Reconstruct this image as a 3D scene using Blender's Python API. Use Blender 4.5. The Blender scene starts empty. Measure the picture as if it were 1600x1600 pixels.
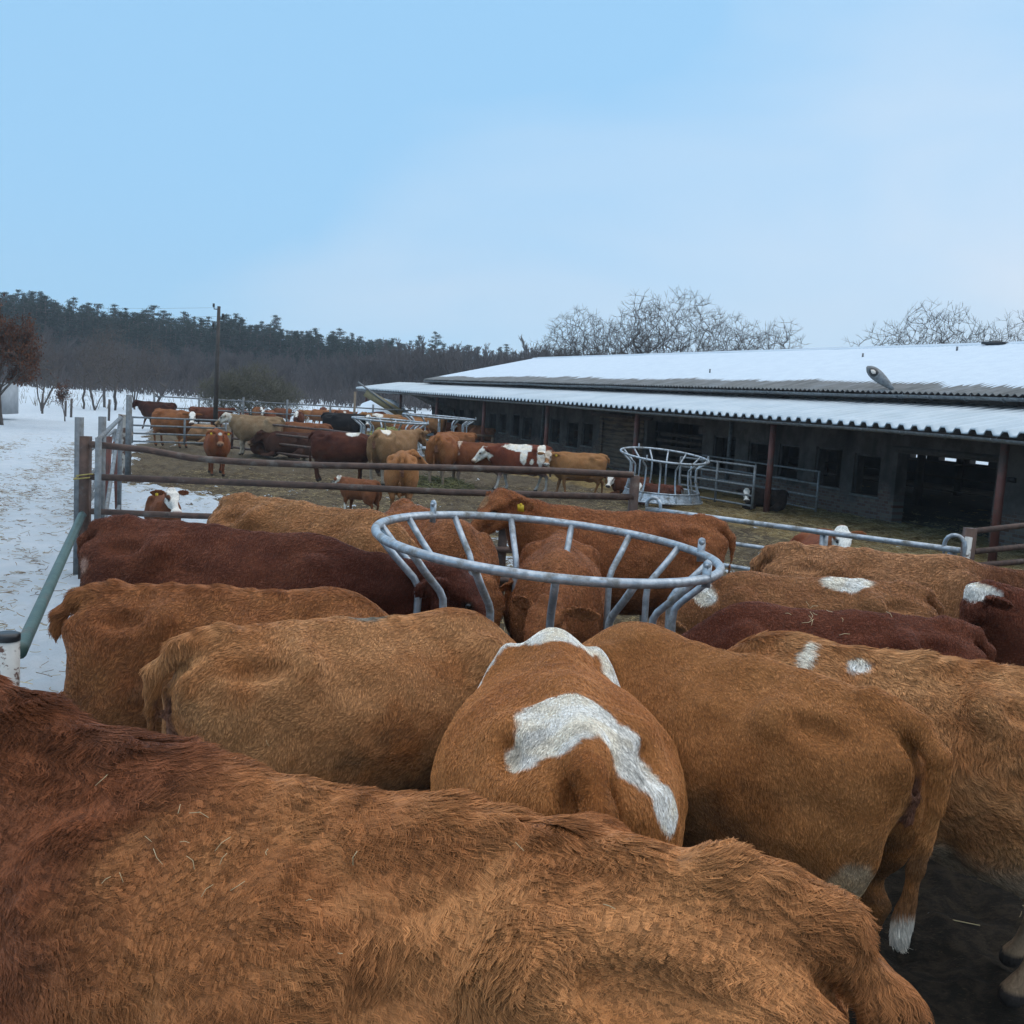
import bpy, math, random, time
import numpy as np
from mathutils import Vector, Matrix
T0=time.time()
S=bpy.context.scene
COL=S.collection
HAIR=1.0            # density factor of the coats
# ------------------------------------------------------------------ camera
cd=bpy.data.cameras.new('camera'); cam=bpy.data.objects.new('camera',cd); COL.objects.link(cam); S.camera=cam
cd.sensor_width=36; cd.lens=36.0; cd.clip_end=3000; cd.clip_start=.05
PITCH=math.atan(.114); ROLL=.06; CH=2.3
FW=np.array([0,math.cos(PITCH),-math.sin(PITCH)]); _u=np.array([0,math.sin(PITCH),math.cos(PITCH)]); _r=np.array([1.,0,0])
RT=_r*math.cos(ROLL)+_u*math.sin(ROLL); UP=-_r*math.sin(ROLL)+_u*math.cos(ROLL)
CAM=np.array([0,0,CH])
M=Matrix(((RT[0],UP[0],-FW[0],0),(RT[1],UP[1],-FW[1],0),(RT[2],UP[2],-FW[2],CH),(0,0,0,1)))
cam.matrix_world=M
def ray(x,y): return FW+RT*(x-800)/1600-UP*(y-800)/1600
def pz(x,y,z=0.):
    d=ray(x,y); return CAM+d*(z-CH)/d[2]
def pd(x,y,Y):
    d=ray(x,y); return CAM+d*Y/d[1]
def hor(x): return 569.5+.06*x
# ------------------------------------------------------------------ world, sun, exposure
SUN_EL=math.radians(30); SUN_AZ=math.radians(62)      # azimuth measured from +Y towards +X
w=bpy.data.worlds.new('World'); S.world=w; w.use_nodes=True
nt=w.node_tree; N=nt.nodes; Lk=nt.links; N.clear()
out=N.new('ShaderNodeOutputWorld'); bg=N.new('ShaderNodeBackground'); bg.inputs['Strength'].default_value=.12
sky=N.new('ShaderNodeTexSky'); sky.sky_type='NISHITA'; sky.sun_disc=False; sky.sun_elevation=SUN_EL; sky.sun_rotation=SUN_AZ
sky.air_density=1.0; sky.dust_density=.6; sky.ozone_density=1.5; sky.altitude=100
# a thin veil of winter cloud: paler towards the horizon and the right, with soft streaks
tc=N.new('ShaderNodeTexCoord'); sep=N.new('ShaderNodeSeparateXYZ'); Lk.new(tc.outputs['Generated'],sep.inputs[0])
mp=N.new('ShaderNodeMapping'); mp.inputs['Scale'].default_value=(1.2,1.0,3.2); mp.inputs['Rotation'].default_value=(0.1,.25,.3); Lk.new(tc.outputs['Generated'],mp.inputs[0])
nz=N.new('ShaderNodeTexNoise'); nz.inputs['Scale'].default_value=2.1; nz.inputs['Detail'].default_value=4; nz.inputs['Roughness'].default_value=.45; nz.inputs['Distortion'].default_value=.5; Lk.new(mp.outputs[0],nz.inputs['Vector'])
def mth(op,a,b=None,c=None,clamp=False,nodes=N,links=Lk):
    m=nodes.new('ShaderNodeMath'); m.operation=op; m.use_clamp=clamp
    for i,v in enumerate((a,b,c)):
        if v is None: continue
        if isinstance(v,(int,float)): m.inputs[i].default_value=v
        else: links.new(v,m.inputs[i])
    return m.outputs[0]
el=mth('MULTIPLY',sep.outputs['Z'],-1.55)                 # fades with height
rx=mth('MULTIPLY',sep.outputs['X'],.85)                   # paler on the right
nn=mth('MULTIPLY_ADD',nz.outputs['Fac'],.95,-.475)
sm=mth('ADD',mth('ADD',el,rx),nn)
veil=mth('ADD',sm,.42,clamp=True)
mx=N.new('ShaderNodeMix'); mx.data_type='RGBA'; Lk.new(veil,mx.inputs['Factor'])
mul=N.new('ShaderNodeMix'); mul.data_type='RGBA'; mul.blend_type='MULTIPLY'; mul.inputs['Factor'].default_value=0
blend=N.new('ShaderNodeMix'); blend.data_type='RGBA'; blend.inputs['Factor'].default_value=.86
blend.inputs['B'].default_value=(3.05,5.75,8.5,1); Lk.new(sky.outputs[0],blend.inputs['A'])   # thin high cloud over the blue
Lk.new(blend.outputs['Result'],mx.inputs['A']); mx.inputs['B'].default_value=(6.7,7.25,8.0,1)
zen=N.new('ShaderNodeMapRange'); zen.interpolation_type='SMOOTHSTEP'; zen.inputs['From Min'].default_value=.46; zen.inputs['From Max'].default_value=.80; Lk.new(sep.outputs['Z'],zen.inputs[0])
mz=N.new('ShaderNodeMix'); mz.data_type='RGBA'; Lk.new(zen.outputs[0],mz.inputs['Factor']); Lk.new(mx.outputs['Result'],mz.inputs['A']); mz.inputs['B'].default_value=(12.6,13.3,14.2,1)   # brighter cloud deck overhead
Lk.new(mz.outputs['Result'],bg.inputs['Color']); Lk.new(bg.outputs[0],out.inputs[0])
sl=bpy.data.lights.new('sun','SUN'); sl.energy=.5; sl.angle=math.radians(35); sl.color=(1,.94,.86)
so=bpy.data.objects.new('sun',sl); COL.objects.link(so)
sd=Vector((math.sin(SUN_AZ)*math.cos(SUN_EL),math.cos(SUN_AZ)*math.cos(SUN_EL),math.sin(SUN_EL)))
so.rotation_euler=sd.to_track_quat('Z','Y').to_euler()
S.view_settings.view_transform='Standard'; S.view_settings.look='None'; S.view_settings.exposure=0; S.view_settings.gamma=1
S.cycles.max_bounces=5; S.cycles.diffuse_bounces=2; S.cycles.glossy_bounces=2; S.cycles.transparent_max_bounces=6
S.cycles.use_denoising=True
try: S.cycles.denoiser='OPENIMAGEDENOISE'
except Exception: pass
# ------------------------------------------------------------------ helpers
rng=np.random.default_rng(7); random.seed(7)
def tag(o,label=None,cat=None,group=None,kind=None):
    if label: o['label']=label
    if cat: o['category']=cat
    if group: o['group']=group
    if kind: o['kind']=kind
    return o
def empty(name,loc=(0,0,0),rz=0):
    o=bpy.data.objects.new(name,None); COL.objects.link(o); o.location=loc; o.rotation_euler=(0,0,rz); o.empty_display_size=.2
    return o
def mesh_np(name,V,F,smooth=False):
    """V (n,3); F (m,k) int array or list of such arrays"""
    me=bpy.data.meshes.new(name); V=np.asarray(V,dtype=np.float32)
    Fs=F if isinstance(F,list) else [F]
    Fs=[np.asarray(f,dtype=np.int32) for f in Fs if len(f)]
    me.vertices.add(len(V)); me.vertices.foreach_set('co',V.ravel())
    nl=sum(f.size for f in Fs); nf=sum(len(f) for f in Fs)
    me.loops.add(nl); me.loops.foreach_set('vertex_index',np.concatenate([f.ravel() for f in Fs]))
    me.polygons.add(nf)
    tot=np.concatenate([np.full(len(f),f.shape[1],dtype=np.int32) for f in Fs])
    st=np.concatenate([[0],np.cumsum(tot)[:-1]]).astype(np.int32)
    me.polygons.foreach_set('loop_start',st); me.polygons.foreach_set('loop_total',tot)
    me.update(calc_edges=True); me.validate()
    if smooth: me.polygons.foreach_set('use_smooth',np.ones(nf,dtype=bool))
    return me
def link(name,me,mat=None,parent=None,loc=None,rz=None):
    o=bpy.data.objects.new(name,me); COL.objects.link(o)
    if mat is not None and not len(me.materials): me.materials.append(mat)
    if parent is not None: o.parent=parent
    if loc is not None: o.location=loc
    if rz is not None: o.rotation_euler=(0,0,rz)
    return o
class MB:
    """collects boxes, tubes and prisms for ONE mesh"""
    def __init__(s): s.V=[];s.Q=[];s.T=[];s.n=0;s.P=[]
    def _a(s,v,q=(),t=()):
        s.V.append(np.asarray(v,float))
        if len(q): s.Q.append(np.asarray(q)+s.n)
        if len(t): s.T.append(np.asarray(t)+s.n)
        s.n+=len(v)
    def box(s,c,d,R=None):
        x,y,z=[k/2 for k in d]
        v=np.array([(-x,-y,-z),(x,-y,-z),(x,y,-z),(-x,y,-z),(-x,-y,z),(x,-y,z),(x,y,z),(-x,y,z)])
        if R is not None: v=v@np.asarray(R).T
        s._a(v+np.asarray(c,float),[(0,3,2,1),(4,5,6,7),(0,1,5,4),(1,2,6,5),(2,3,7,6),(3,0,4,7)])
    def beam(s,a,b,wd,h):
        a=np.asarray(a,float);b=np.asarray(b,float);d=b-a;L=np.linalg.norm(d);d/=L
        up=np.array([0,0,1.]) if abs(d[2])<.95 else np.array([0,1.,0])
        sx=np.cross(d,up);sx/=np.linalg.norm(sx);u=np.cross(sx,d)
        s.box((a+b)/2,(L,wd,h),np.stack([d,sx,u],1))
    def tube(s,pts,r,n=8,closed=False,cap=True):
        P=np.asarray(pts,float);m=len(P);r=np.broadcast_to(np.asarray(r,float),(m,))
        if closed: T=np.roll(P,-1,0)-np.roll(P,1,0)
        else:
            T=np.gradient(P,axis=0)
        T/=np.linalg.norm(T,axis=1)[:,None]+1e-12
        ref=np.array([0,0,1.]) if np.abs(T[:,2]).mean()<.8 else np.array([0,1.,0])
        A=np.cross(T,ref);A/=np.linalg.norm(A,axis=1)[:,None]+1e-12;B=np.cross(T,A)
        th=np.arange(n)/n*2*np.pi
        v=P[:,None]+r[:,None,None]*(A[:,None]*np.cos(th)[None,:,None]+B[:,None]*np.sin(th)[None,:,None])
        q=[];mm=m if closed else m-1
        i=np.arange(mm)[:,None];j=np.arange(n)[None]
        i2=(i+1)%m;j2=(j+1)%n
        q=np.stack([i*n+j,i2*n+j,i2*n+j2,i*n+j2],-1).reshape(-1,4)
        v=v.reshape(-1,3); t=[]
        if cap and not closed:
            v=np.concatenate([v,P[:1],P[-1:]])
            jj=np.arange(n)
            t=np.concatenate([np.stack([jj,(jj+1)%n,np.full(n,m*n)],1),np.stack([(m-1)*n+(jj+1)%n,(m-1)*n+jj,np.full(n,m*n+1)],1)])
        s._a(v,q,t)
    def mesh(s,name,smooth=False):
        F=[]
        if s.Q:F.append(np.concatenate(s.Q))
        if s.T:F.append(np.concatenate(s.T))
        return mesh_np(name,np.concatenate(s.V),F,smooth)
    def build(s,name,mat,parent=None,smooth=False,loc=None,rz=None):
        return link(name,s.mesh(name,smooth),mat,parent,loc,rz)
# --- numpy noise
def _h(i,j,k,s):
    n=(i.astype(np.int64)*374761393+j.astype(np.int64)*668265263+k.astype(np.int64)*2147483647+s*1274126177)&0xffffffff
    n=((n^(n>>13))*1274126177)&0xffffffff
    n=n^(n>>16)
    return (n&0xffffff)/float(0xffffff)
def vn(p,s=0):
    i=np.floor(p);f=p-i;f=f*f*(3-2*f);i=i.astype(np.int64);r=0
    for a in (0,1):
        for b in (0,1):
            for c in (0,1):
                wv=(f[...,0] if a else 1-f[...,0])*(f[...,1] if b else 1-f[...,1])*(f[...,2] if c else 1-f[...,2])
                r=r+wv*_h(i[...,0]+a,i[...,1]+b,i[...,2]+c,s)
    return r
def fbm(p,s=0,o=3):
    r=0;a=.5;t=0
    for k in range(o): r=r+a*vn(p*2**k,s+k*17);t+=a;a*=.5
    return r/t
def sst(a,b,x):
    t=np.clip((x-a)/(b-a),0,1);return t*t*(3-2*t)
def nrm(v): return v/(np.linalg.norm(v,axis=-1,keepdims=True)+1e-12)
# ------------------------------------------------------------------ materials
def mat(name,base=(.5,.5,.5),rough=.6,metal=0,spec=.5):
    m=bpy.data.materials.new(name); m.use_nodes=True; b=m.node_tree.nodes['Principled BSDF']
    b.inputs['Base Color'].default_value=(*base,1); b.inputs['Roughness'].default_value=rough; b.inputs['Metallic'].default_value=metal
    b.inputs['Specular IOR Level'].default_value=spec
    return m,m.node_tree.nodes,m.node_tree.links,b
def noisy(name,c1,c2,scale=8,rough=.6,metal=0,bump=.2,bscale=None,detail=6,spec=.4,stretch=(1,1,1),pos=(.35,.65),c3=None,s3=2.,p3=(.5,.6),dist=.02,r2=None):
    m,Nn,L,b=mat(name,c1,rough,metal,spec)
    tcn=Nn.new('ShaderNodeTexCoord'); mpn=Nn.new('ShaderNodeMapping'); mpn.inputs['Scale'].default_value=stretch; L.new(tcn.outputs['Object'],mpn.inputs[0])
    n1=Nn.new('ShaderNodeTexNoise'); n1.inputs['Scale'].default_value=scale; n1.inputs['Detail'].default_value=detail; L.new(mpn.outputs[0],n1.inputs['Vector'])
    r=Nn.new('ShaderNodeValToRGB'); r.color_ramp.elements[0].position=pos[0]; r.color_ramp.elements[1].position=pos[1]
    r.color_ramp.elements[0].color=(*c1,1); r.color_ramp.elements[1].color=(*c2,1); L.new(n1.outputs['Fac'],r.inputs[0]); cc=r.outputs[0]
    if c3 is not None:
        n3=Nn.new('ShaderNodeTexNoise'); n3.inputs['Scale'].default_value=s3; n3.inputs['Detail'].default_value=8; n3.inputs['Roughness'].default_value=.65; L.new(mpn.outputs[0],n3.inputs['Vector'])
        r3=Nn.new('ShaderNodeValToRGB'); r3.color_ramp.elements[0].position=p3[0]; r3.color_ramp.elements[1].position=p3[1]; L.new(n3.outputs['Fac'],r3.inputs[0])
        mm=Nn.new('ShaderNodeMix'); mm.data_type='RGBA'; L.new(r3.outputs[0],mm.inputs['Factor']); L.new(cc,mm.inputs['A']); mm.inputs['B'].default_value=(*c3,1); cc=mm.outputs['Result']
        if r2 is not None:
            mr=Nn.new('ShaderNodeMapRange'); mr.inputs['To Min'].default_value=rough; mr.inputs['To Max'].default_value=r2; L.new(r3.outputs[0],mr.inputs[0]); L.new(mr.outputs[0],b.inputs['Roughness'])
            if metal>0:
                mr2=Nn.new('ShaderNodeMapRange'); mr2.inputs['To Min'].default_value=metal; mr2.inputs['To Max'].default_value=0; L.new(r3.outputs[0],mr2.inputs[0]); L.new(mr2.outputs[0],b.inputs['Metallic'])
    L.new(cc,b.inputs['Base Color'])
    if bump:
        bn=Nn.new('ShaderNodeTexNoise'); bn.inputs['Scale'].default_value=bscale or scale*3; bn.inputs['Detail'].default_value=5; L.new(mpn.outputs[0],bn.inputs['Vector'])
        bb=Nn.new('ShaderNodeBump'); bb.inputs['Strength'].default_value=bump; bb.inputs['Distance'].default_value=dist; L.new(bn.outputs['Fac'],bb.inputs['Height']); L.new(bb.outputs[0],b.inputs['Normal'])
    return m
GALV=noisy('galvanised_steel',(.30,.34,.38),(.48,.52,.56),24,rough=.40,metal=.55,bump=.12,c3=(.16,.145,.12),s3=7,p3=(.50,.66),r2=.85,spec=.5)
GALVD=noisy('weathered_zinc',(.13,.14,.15),(.22,.235,.245),14,rough=.6,metal=.3,bump=.08,c3=(.13,.12,.10),s3=6,p3=(.5,.7),r2=.85)
RUST=noisy('rusty_brown_steel',(.060,.036,.028),(.11,.062,.045),12,rough=.62,metal=.1,bump=.25,c3=(.16,.14,.12),s3=4,p3=(.56,.70))
REDP=noisy('red_oxide_paint',(.12,.040,.030),(.17,.06,.045),6,rough=.6,bump=.15,c3=(.08,.05,.04),s3=3)
GREENP=noisy('worn_green_paint',(.035,.070,.060),(.06,.105,.088),9,rough=.5,bump=.15,c3=(.12,.09,.06),s3=7,p3=(.58,.66))
WHITEP=noisy('flaking_white_paint',(.62,.60,.56),(.50,.48,.44),9,rough=.6,bump=.2,c3=(.10,.045,.03),s3=14,p3=(.52,.58))
WOOD=noisy('weathered_planks',(.16,.105,.07),(.25,.175,.12),3,rough=.85,bump=.3,stretch=(1,1,12),c3=(.08,.055,.045),s3=1.5)
WOODG=noisy('grey_wood',(.22,.20,.18),(.34,.31,.28),10,rough=.9,bump=.3,stretch=(6,6,1))
BLACKP=mat('black_plastic',(.02,.02,.022),.4)[0]
YELP=mat('yellow_plastic_tag',(.75,.50,.03),.45)[0]
SNOW=noisy('snow',(.53,.61,.69),(.58,.66,.73),3,rough=.7,bump=.35,bscale=22,spec=.3,dist=.03)
FROST=noisy('frosted_snow',(.46,.53,.58),(.55,.61,.65),1.2,rough=.65,bump=.15,bscale=40,spec=.35,c3=(.42,.48,.51),s3=.5,p3=(.5,.75))
CORR=noisy('fibre_cement_roofing',(.17,.165,.155),(.26,.25,.24),5,rough=.9,bump=.2,stretch=(1,.3,1),c3=(.33,.34,.35),s3=1.4,p3=(.5,.75))
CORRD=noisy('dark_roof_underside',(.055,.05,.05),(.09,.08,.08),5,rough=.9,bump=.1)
BARK=noisy('bark',(.075,.062,.055),(.13,.11,.10),9,rough=.9,bump=.5,stretch=(1,1,.3))
BARKG=noisy('grey_twigs',(.045,.038,.034),(.075,.064,.058),5,rough=.95,bump=0)
BARKF=noisy('far_brush_twigs',(.060,.050,.050),(.10,.082,.078),.3,rough=.95,bump=0)
BIRCH=noisy('pale_birch_bark',(.22,.205,.19),(.14,.13,.12),6,rough=.9,bump=0)
NEED=noisy('pine_needles',(.014,.031,.028),(.030,.054,.042),.9,rough=.8,bump=0,spec=.2)
OAKL=noisy('withered_oak_leaves',(.085,.032,.018),(.15,.06,.03),1.5,rough=.8,bump=0,spec=.2)
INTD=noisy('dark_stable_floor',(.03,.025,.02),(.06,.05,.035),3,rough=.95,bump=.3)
# cow coat
def coatmat(name,hair):
    m,Nn,L,b=mat(name,(.3,.12,.04),.75,0,.14 if hair else .12)
    a=Nn.new('ShaderNodeAttribute'); a.attribute_name='col'
    if hair:
        L.new(a.outputs['Color'],b.inputs['Base Color']); b.inputs['Roughness'].default_value=.48
        b.inputs['Sheen Weight'].default_value=.0
    else:
        tcn=Nn.new('ShaderNodeTexCoord'); mpn=Nn.new('ShaderNodeMapping'); mpn.inputs['Scale'].default_value=(1,1,.45); L.new(tcn.outputs['Object'],mpn.inputs[0])
        n1=Nn.new('ShaderNodeTexNoise'); n1.inputs['Scale'].default_value=55; n1.inputs['Detail'].default_value=5; n1.inputs['Distortion'].default_value=1.2; L.new(mpn.outputs[0],n1.inputs['Vector'])
        mr=Nn.new('ShaderNodeMapRange'); mr.inputs['From Min'].default_value=.3; mr.inputs['From Max'].default_value=.7; mr.inputs['To Min'].default_value=.72; mr.inputs['To Max'].default_value=1.2; L.new(n1.outputs['Fac'],mr.inputs[0])
        mm=Nn.new('ShaderNodeVectorMath'); mm.operation='SCALE'; L.new(a.outputs['Color'],mm.inputs[0]); L.new(mr.outputs[0],mm.inputs['Scale'])
        L.new(mm.outputs[0],b.inputs['Base Color'])
        bb=Nn.new('ShaderNodeBump'); bb.inputs['Strength'].default_value=.5; bb.inputs['Distance'].default_value=.012; L.new(n1.outputs['Fac'],bb.inputs['Height']); L.new(bb.outputs[0],b.inputs['Normal'])
    return m
SKINM=coatmat('short_hide',False); HAIRM=coatmat('long_coat',True)
EYEM=mat('dark_eye',(.01,.008,.006),.12,0,.6)[0]
print('setup',time.time()-T0)
# ------------------------------------------------------------------ ground: one sheet, its snow, straw and mud as real surface states
def axis(fine0,fine1,step,lo,hi,g=1.12):
    a=list(np.arange(fine0,fine1,step));s=step
    x=fine0;L=[]
    while x>lo: s*=g;x-=s;L.append(x)
    s=step;x=a[-1];R_=[]
    while x<hi: s*=g;x+=s;R_.append(x)
    return np.array(L[::-1]+a+R_)
def leftline(y): return -5.05-.327*(y-11.4)          # left edge of the yard
gx=axis(-14,12,.09,-400,400);gy=axis(-1,30,.09,-40,400)
X,Y=np.meshgrid(gx,gy);pp=np.stack([X,Y,np.zeros_like(X)],-1)
n_big=fbm(pp*.25,3,4);n_mid=fbm(pp*1.1,5,4);n_sm=fbm(pp*4.2,9,3);n_xs=fbm(pp*11,12,2)
dl=X-leftline(Y)                                        # >0 inside the yard
inside=sst(-.35,.25,dl+(n_mid-.5)*.9)
back=sst(58,50,Y+(n_mid-.5)*10)                         # yard ends, snow field beyond
yard=inside*back
rightside=sst(20,16,X)
# snow lying in the yard corner near the left fence
pt_sn=np.exp(-((dl-.6)/1.6)**2)*sst(24,19,Y)*.35
pt_sn+=np.exp(-(((dl-3.8)/5.5)**2+((Y-16.0)/4.4)**2))*(.20+.10*(n_xs-.5)*2)
snowy=np.clip((1-yard)+yard*sst(.44,.76,(n_mid*.35+n_sm*.65)*.72+pt_sn),0,1)
track=np.exp(-((dl+1.7)/.55)**2)+np.exp(-((dl+3.9)/.5)**2)*.9+np.exp(-((dl+.4)/.45)**2)*.7
dirty=(1-inside)*np.clip(track,0,1)*sst(.40,.56,n_mid*.5+n_sm*.5)*sst(60,30,Y)
gold=inside*sst(-1.,2.2,(X-(5.78-.3665*(Y-23.24)/.93)*1.)+3.0+(n_big-.5)*3)     # fresh straw towards the barn
Zg=(n_mid-.5)*.10*yard+(n_sm-.5)*.16*yard+(n_xs-.5)*.08*yard+snowy*.03*(yard>0)+(1-inside)*((n_mid-.5)*.07+(n_sm-.5)*.03-.05*np.clip(track,0,1)+(n_xs-.5)*.025*dirty)
Zg*=sst(80,40,Y);Zg-= .05
far=sst(62,75,Y)*sst(260,120,Y);Zg+=far*(n_big-.5)*.8
nyy,nxx=X.shape
Vg=np.stack([X,Y,Zg],-1).reshape(-1,3)
ii=np.arange(nyy-1)[:,None]*nxx+np.arange(nxx-1)[None];Fg=np.stack([ii,ii+1,ii+nxx+1,ii+nxx],-1).reshape(-1,4)
meg=mesh_np('ground',Vg,Fg,True)
ca=meg.color_attributes.new('mask','FLOAT_COLOR','POINT')
ca.data.foreach_set('color',np.stack([snowy*(1+.45*(1-inside)),gold,dirty,sst(10.5,6.5,Y)*inside],-1).reshape(-1).astype(np.float32))
m,Nn,L,b=mat('yard_and_snow_ground',(.3,.3,.3),.9,0,.2)
at=Nn.new('ShaderNodeAttribute');at.attribute_name='mask';sp=Nn.new('ShaderNodeSeparateColor');L.new(at.outputs['Color'],sp.inputs[0])
tcn=Nn.new('ShaderNodeTexCoord')
def NZ(s,d=6,r=.6,st=None):
    n=Nn.new('ShaderNodeTexNoise');n.inputs['Scale'].default_value=s;n.inputs['Detail'].default_value=d;n.inputs['Roughness'].default_value=r
    if st:
        mp_=Nn.new('ShaderNodeMapping');mp_.inputs['Scale'].default_value=st;mp_.inputs['Rotation'].default_value=(0,0,.6);L.new(tcn.outputs['Object'],mp_.inputs[0]);L.new(mp_.outputs[0],n.inputs['Vector'])
    else: L.new(tcn.outputs['Object'],n.inputs['Vector'])
    return n.outputs['Fac']
def MX(f,a,b_,bt='MIX'):
    x=Nn.new('ShaderNodeMix');x.data_type='RGBA';x.blend_type=bt
    for k,v in (('Factor',f),('A',a),('B',b_)):
        if isinstance(v,tuple): x.inputs[k].default_value=(*v,1)
        elif isinstance(v,(int,float)): x.inputs[k].default_value=v
        else: L.new(v,x.inputs[k])
    return x.outputs['Result']
def RP(v,a,b_):
    r=Nn.new('ShaderNodeMapRange');r.interpolation_type='SMOOTHSTEP';L.new(v,r.inputs[0]);r.inputs['From Min'].default_value=a;r.inputs['From Max'].default_value=b_;return r.outputs[0]
mm=lambda *a,**k: mth(*a,nodes=Nn,links=L,**k)
muck=MX(RP(NZ(2.5),.35,.65),(.060,.042,.027),(.135,.105,.066))
muck=MX(RP(NZ(26,5,.7,(1,4,1)),.5,.66),muck,(.27,.20,.11))
wet_shade=MX(RP(NZ(9,7,.72),.42,.62),(.010,.0075,.005),(.045,.032,.02))  # wet trampled muck, its colour darkened further for shade between the cattle
wet_shade=MX(RP(NZ(30,6,.7,(1,4,1)),.60,.68),wet_shade,(.11,.08,.045))
muck=MX(mm('MULTIPLY',at.outputs['Alpha'],.95),muck,wet_shade)
straw=MX(RP(NZ(30,5,.7,(1,5,1)),.38,.62),(.19,.125,.045),(.42,.295,.12))
straw=MX(RP(NZ(1.3),.45,.65),straw,(.15,.10,.04))
gr=MX(RP(mm('MULTIPLY_ADD',NZ(6),.6,mm('MULTIPLY_ADD',sp.outputs['Green'],1.,-.3)),.25,.65),muck,straw)
sn=MX(RP(NZ(3),.4,.7),(.62,.69,.75),(.70,.75,.80))
sn=MX(mm('MULTIPLY',RP(NZ(34,6,.7,(1,3,1)),.60,.68),mm('MULTIPLY',sp.outputs['Blue'],1.,clamp=True)),sn,(.22,.16,.09))
sn=MX(mm('MULTIPLY',RP(NZ(7),.45,.7),mm('MULTIPLY',sp.outputs['Blue'],.6)),sn,(.42,.36,.28))
fs=mm('MULTIPLY_ADD',mm('ADD',NZ(14,7,.75),-.5),2.2,sp.outputs['Red'])
L.new(MX(RP(fs,.40,.55),gr,sn),b.inputs['Base Color'])
bb=Nn.new('ShaderNodeBump');bb.inputs['Strength'].default_value=.85;bb.inputs['Distance'].default_value=.06
L.new(mm('ADD',NZ(38,6,.7,(1,3,1)),NZ(9,5)),bb.inputs['Height']);L.new(bb.outputs[0],b.inputs['Normal'])
gro=link('ground',meg,m);tag(gro,kind='structure')
def gz(x,y):
    i=np.clip(np.searchsorted(gy,y),0,nyy-1);j=np.clip(np.searchsorted(gx,x),0,nxx-1);return Zg[i,j]
def strands(name,xy,Lr,r,cols,label,lift=.35,group=None,z0=0):
    n=len(xy);K=4;an=rng.random(n)*2*np.pi;L_=rng.uniform(*Lr,n);d=np.stack([np.cos(an),np.sin(an)],1)
    z=gz(xy[:,0],xy[:,1])+z0;bend=rng.normal(0,.25,n);up=rng.random(n)**2*lift
    P=np.empty((n,K,3))
    for k in range(K):
        s=k/(K-1)-.5;aa=an+bend*s*2
        P[:,k,0]=xy[:,0]+np.cos(aa)*L_*s;P[:,k,1]=xy[:,1]+np.sin(aa)*L_*s;P[:,k,2]=z+.012+up*L_*(s+.5)
    cu=bpy.data.hair_curves.new(name);cu.add_curves([K]*n);cu.attributes['position'].data.foreach_set('vector',P.astype(np.float32).ravel())
    ra=cu.attributes.get('radius') or cu.attributes.new('radius','FLOAT','POINT');ra.data.foreach_set('value',np.repeat(r*rng.uniform(.6,1.2,n),K).astype(np.float32))
    c=np.array(cols)[rng.integers(0,len(cols),n)]*rng.uniform(.7,1.2,(n,1));ca=cu.attributes.new('col','FLOAT_COLOR','CURVE')
    ca.data.foreach_set('color',np.concatenate([np.clip(c,0,1),np.ones((n,1))],1).astype(np.float32).ravel());cu.materials.append(HAIRM)
    o=bpy.data.objects.new(name,cu);COL.objects.link(o);tag(o,label,'straw',kind='stuff');return o
def scatter(n,x0,x1,y0,y1,fn):
    x=rng.uniform(x0,x1,n);y=y0+(y1-y0)*rng.random(n)**1.4;q=fn(x,y);k=rng.random(n)<q;return np.stack([x[k],y[k]],1)
def f_straw(x,y):
    i=np.clip(np.searchsorted(gy,y),0,nyy-1);j=np.clip(np.searchsorted(gx,x),0,nxx-1)
    return (1-.93*sst(7.2,5.8,y))*yard[i,j]*(.25+.75*gold[i,j])*(1-.8*snowy[i,j])*(.25+.75*(fbm(np.stack([x,y,x*0],1)*.9,77,3)>.5))
strands('straw',scatter(420000,-8,12,4.5,26,f_straw),(.04,.16),.0024,[(.44,.33,.16),(.31,.23,.12),(.18,.13,.075),(.50,.40,.22)],'loose yellow and brown straw trodden over the cattle yard')
def f_trk(x,y):
    i=np.clip(np.searchsorted(gy,y),0,nyy-1);j=np.clip(np.searchsorted(gx,x),0,nxx-1);return dirty[i,j]*.9+.002*(1-inside[i,j])
strands('track_litter',scatter(90000,-16,-2.5,4.5,36,f_trk),(.03,.14),.003,[(.25,.17,.09),(.14,.09,.05),(.34,.25,.14)],'straw litter scattered along the snowy track beside the yard')
# ------------------------------------------------------------------ barn
BD=np.array([-.3665,.9304]);BN=np.array([.9304,.3665]);B0=np.array([5.784,23.243])
def bw(t,off,z=0.): q=B0+BD*t+BN*off;return np.array([q[0],q[1],z])
barn=empty('cattle_barn',(B0[0],B0[1],0),math.atan2(BD[1],BD[0]));tag(barn,'long low cattle barn with snowy roof, open lean-to and dark window openings','barn')
# local frame: x = t, y = -off
PLAST=noisy('dark_stained_plaster',(.05,.047,.046),(.08,.075,.072),1.6,rough=.95,bump=.3,bscale=18,c3=(.05,.045,.042),s3=.9,p3=(.45,.7))
m,Nn,L,b=mat('plaster_over_brick',(.1,.1,.1),.95,0,.1)     # plaster above, crumbling to brick and stone lower down
tcn=Nn.new('ShaderNodeTexCoord');mpb=Nn.new('ShaderNodeMapping');mpb.inputs['Rotation'].default_value=(math.radians(90),0,0);L.new(tcn.outputs['Object'],mpb.inputs[0])
bk=Nn.new('ShaderNodeTexBrick');bk.inputs['Scale'].default_value=3.4;bk.inputs['Color1'].default_value=(.13,.065,.048,1);bk.inputs['Color2'].default_value=(.20,.15,.12,1);bk.inputs['Mortar'].default_value=(.17,.16,.15,1);bk.inputs['Mortar Size'].default_value=.025;L.new(mpb.outputs[0],bk.inputs['Vector'])
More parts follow.
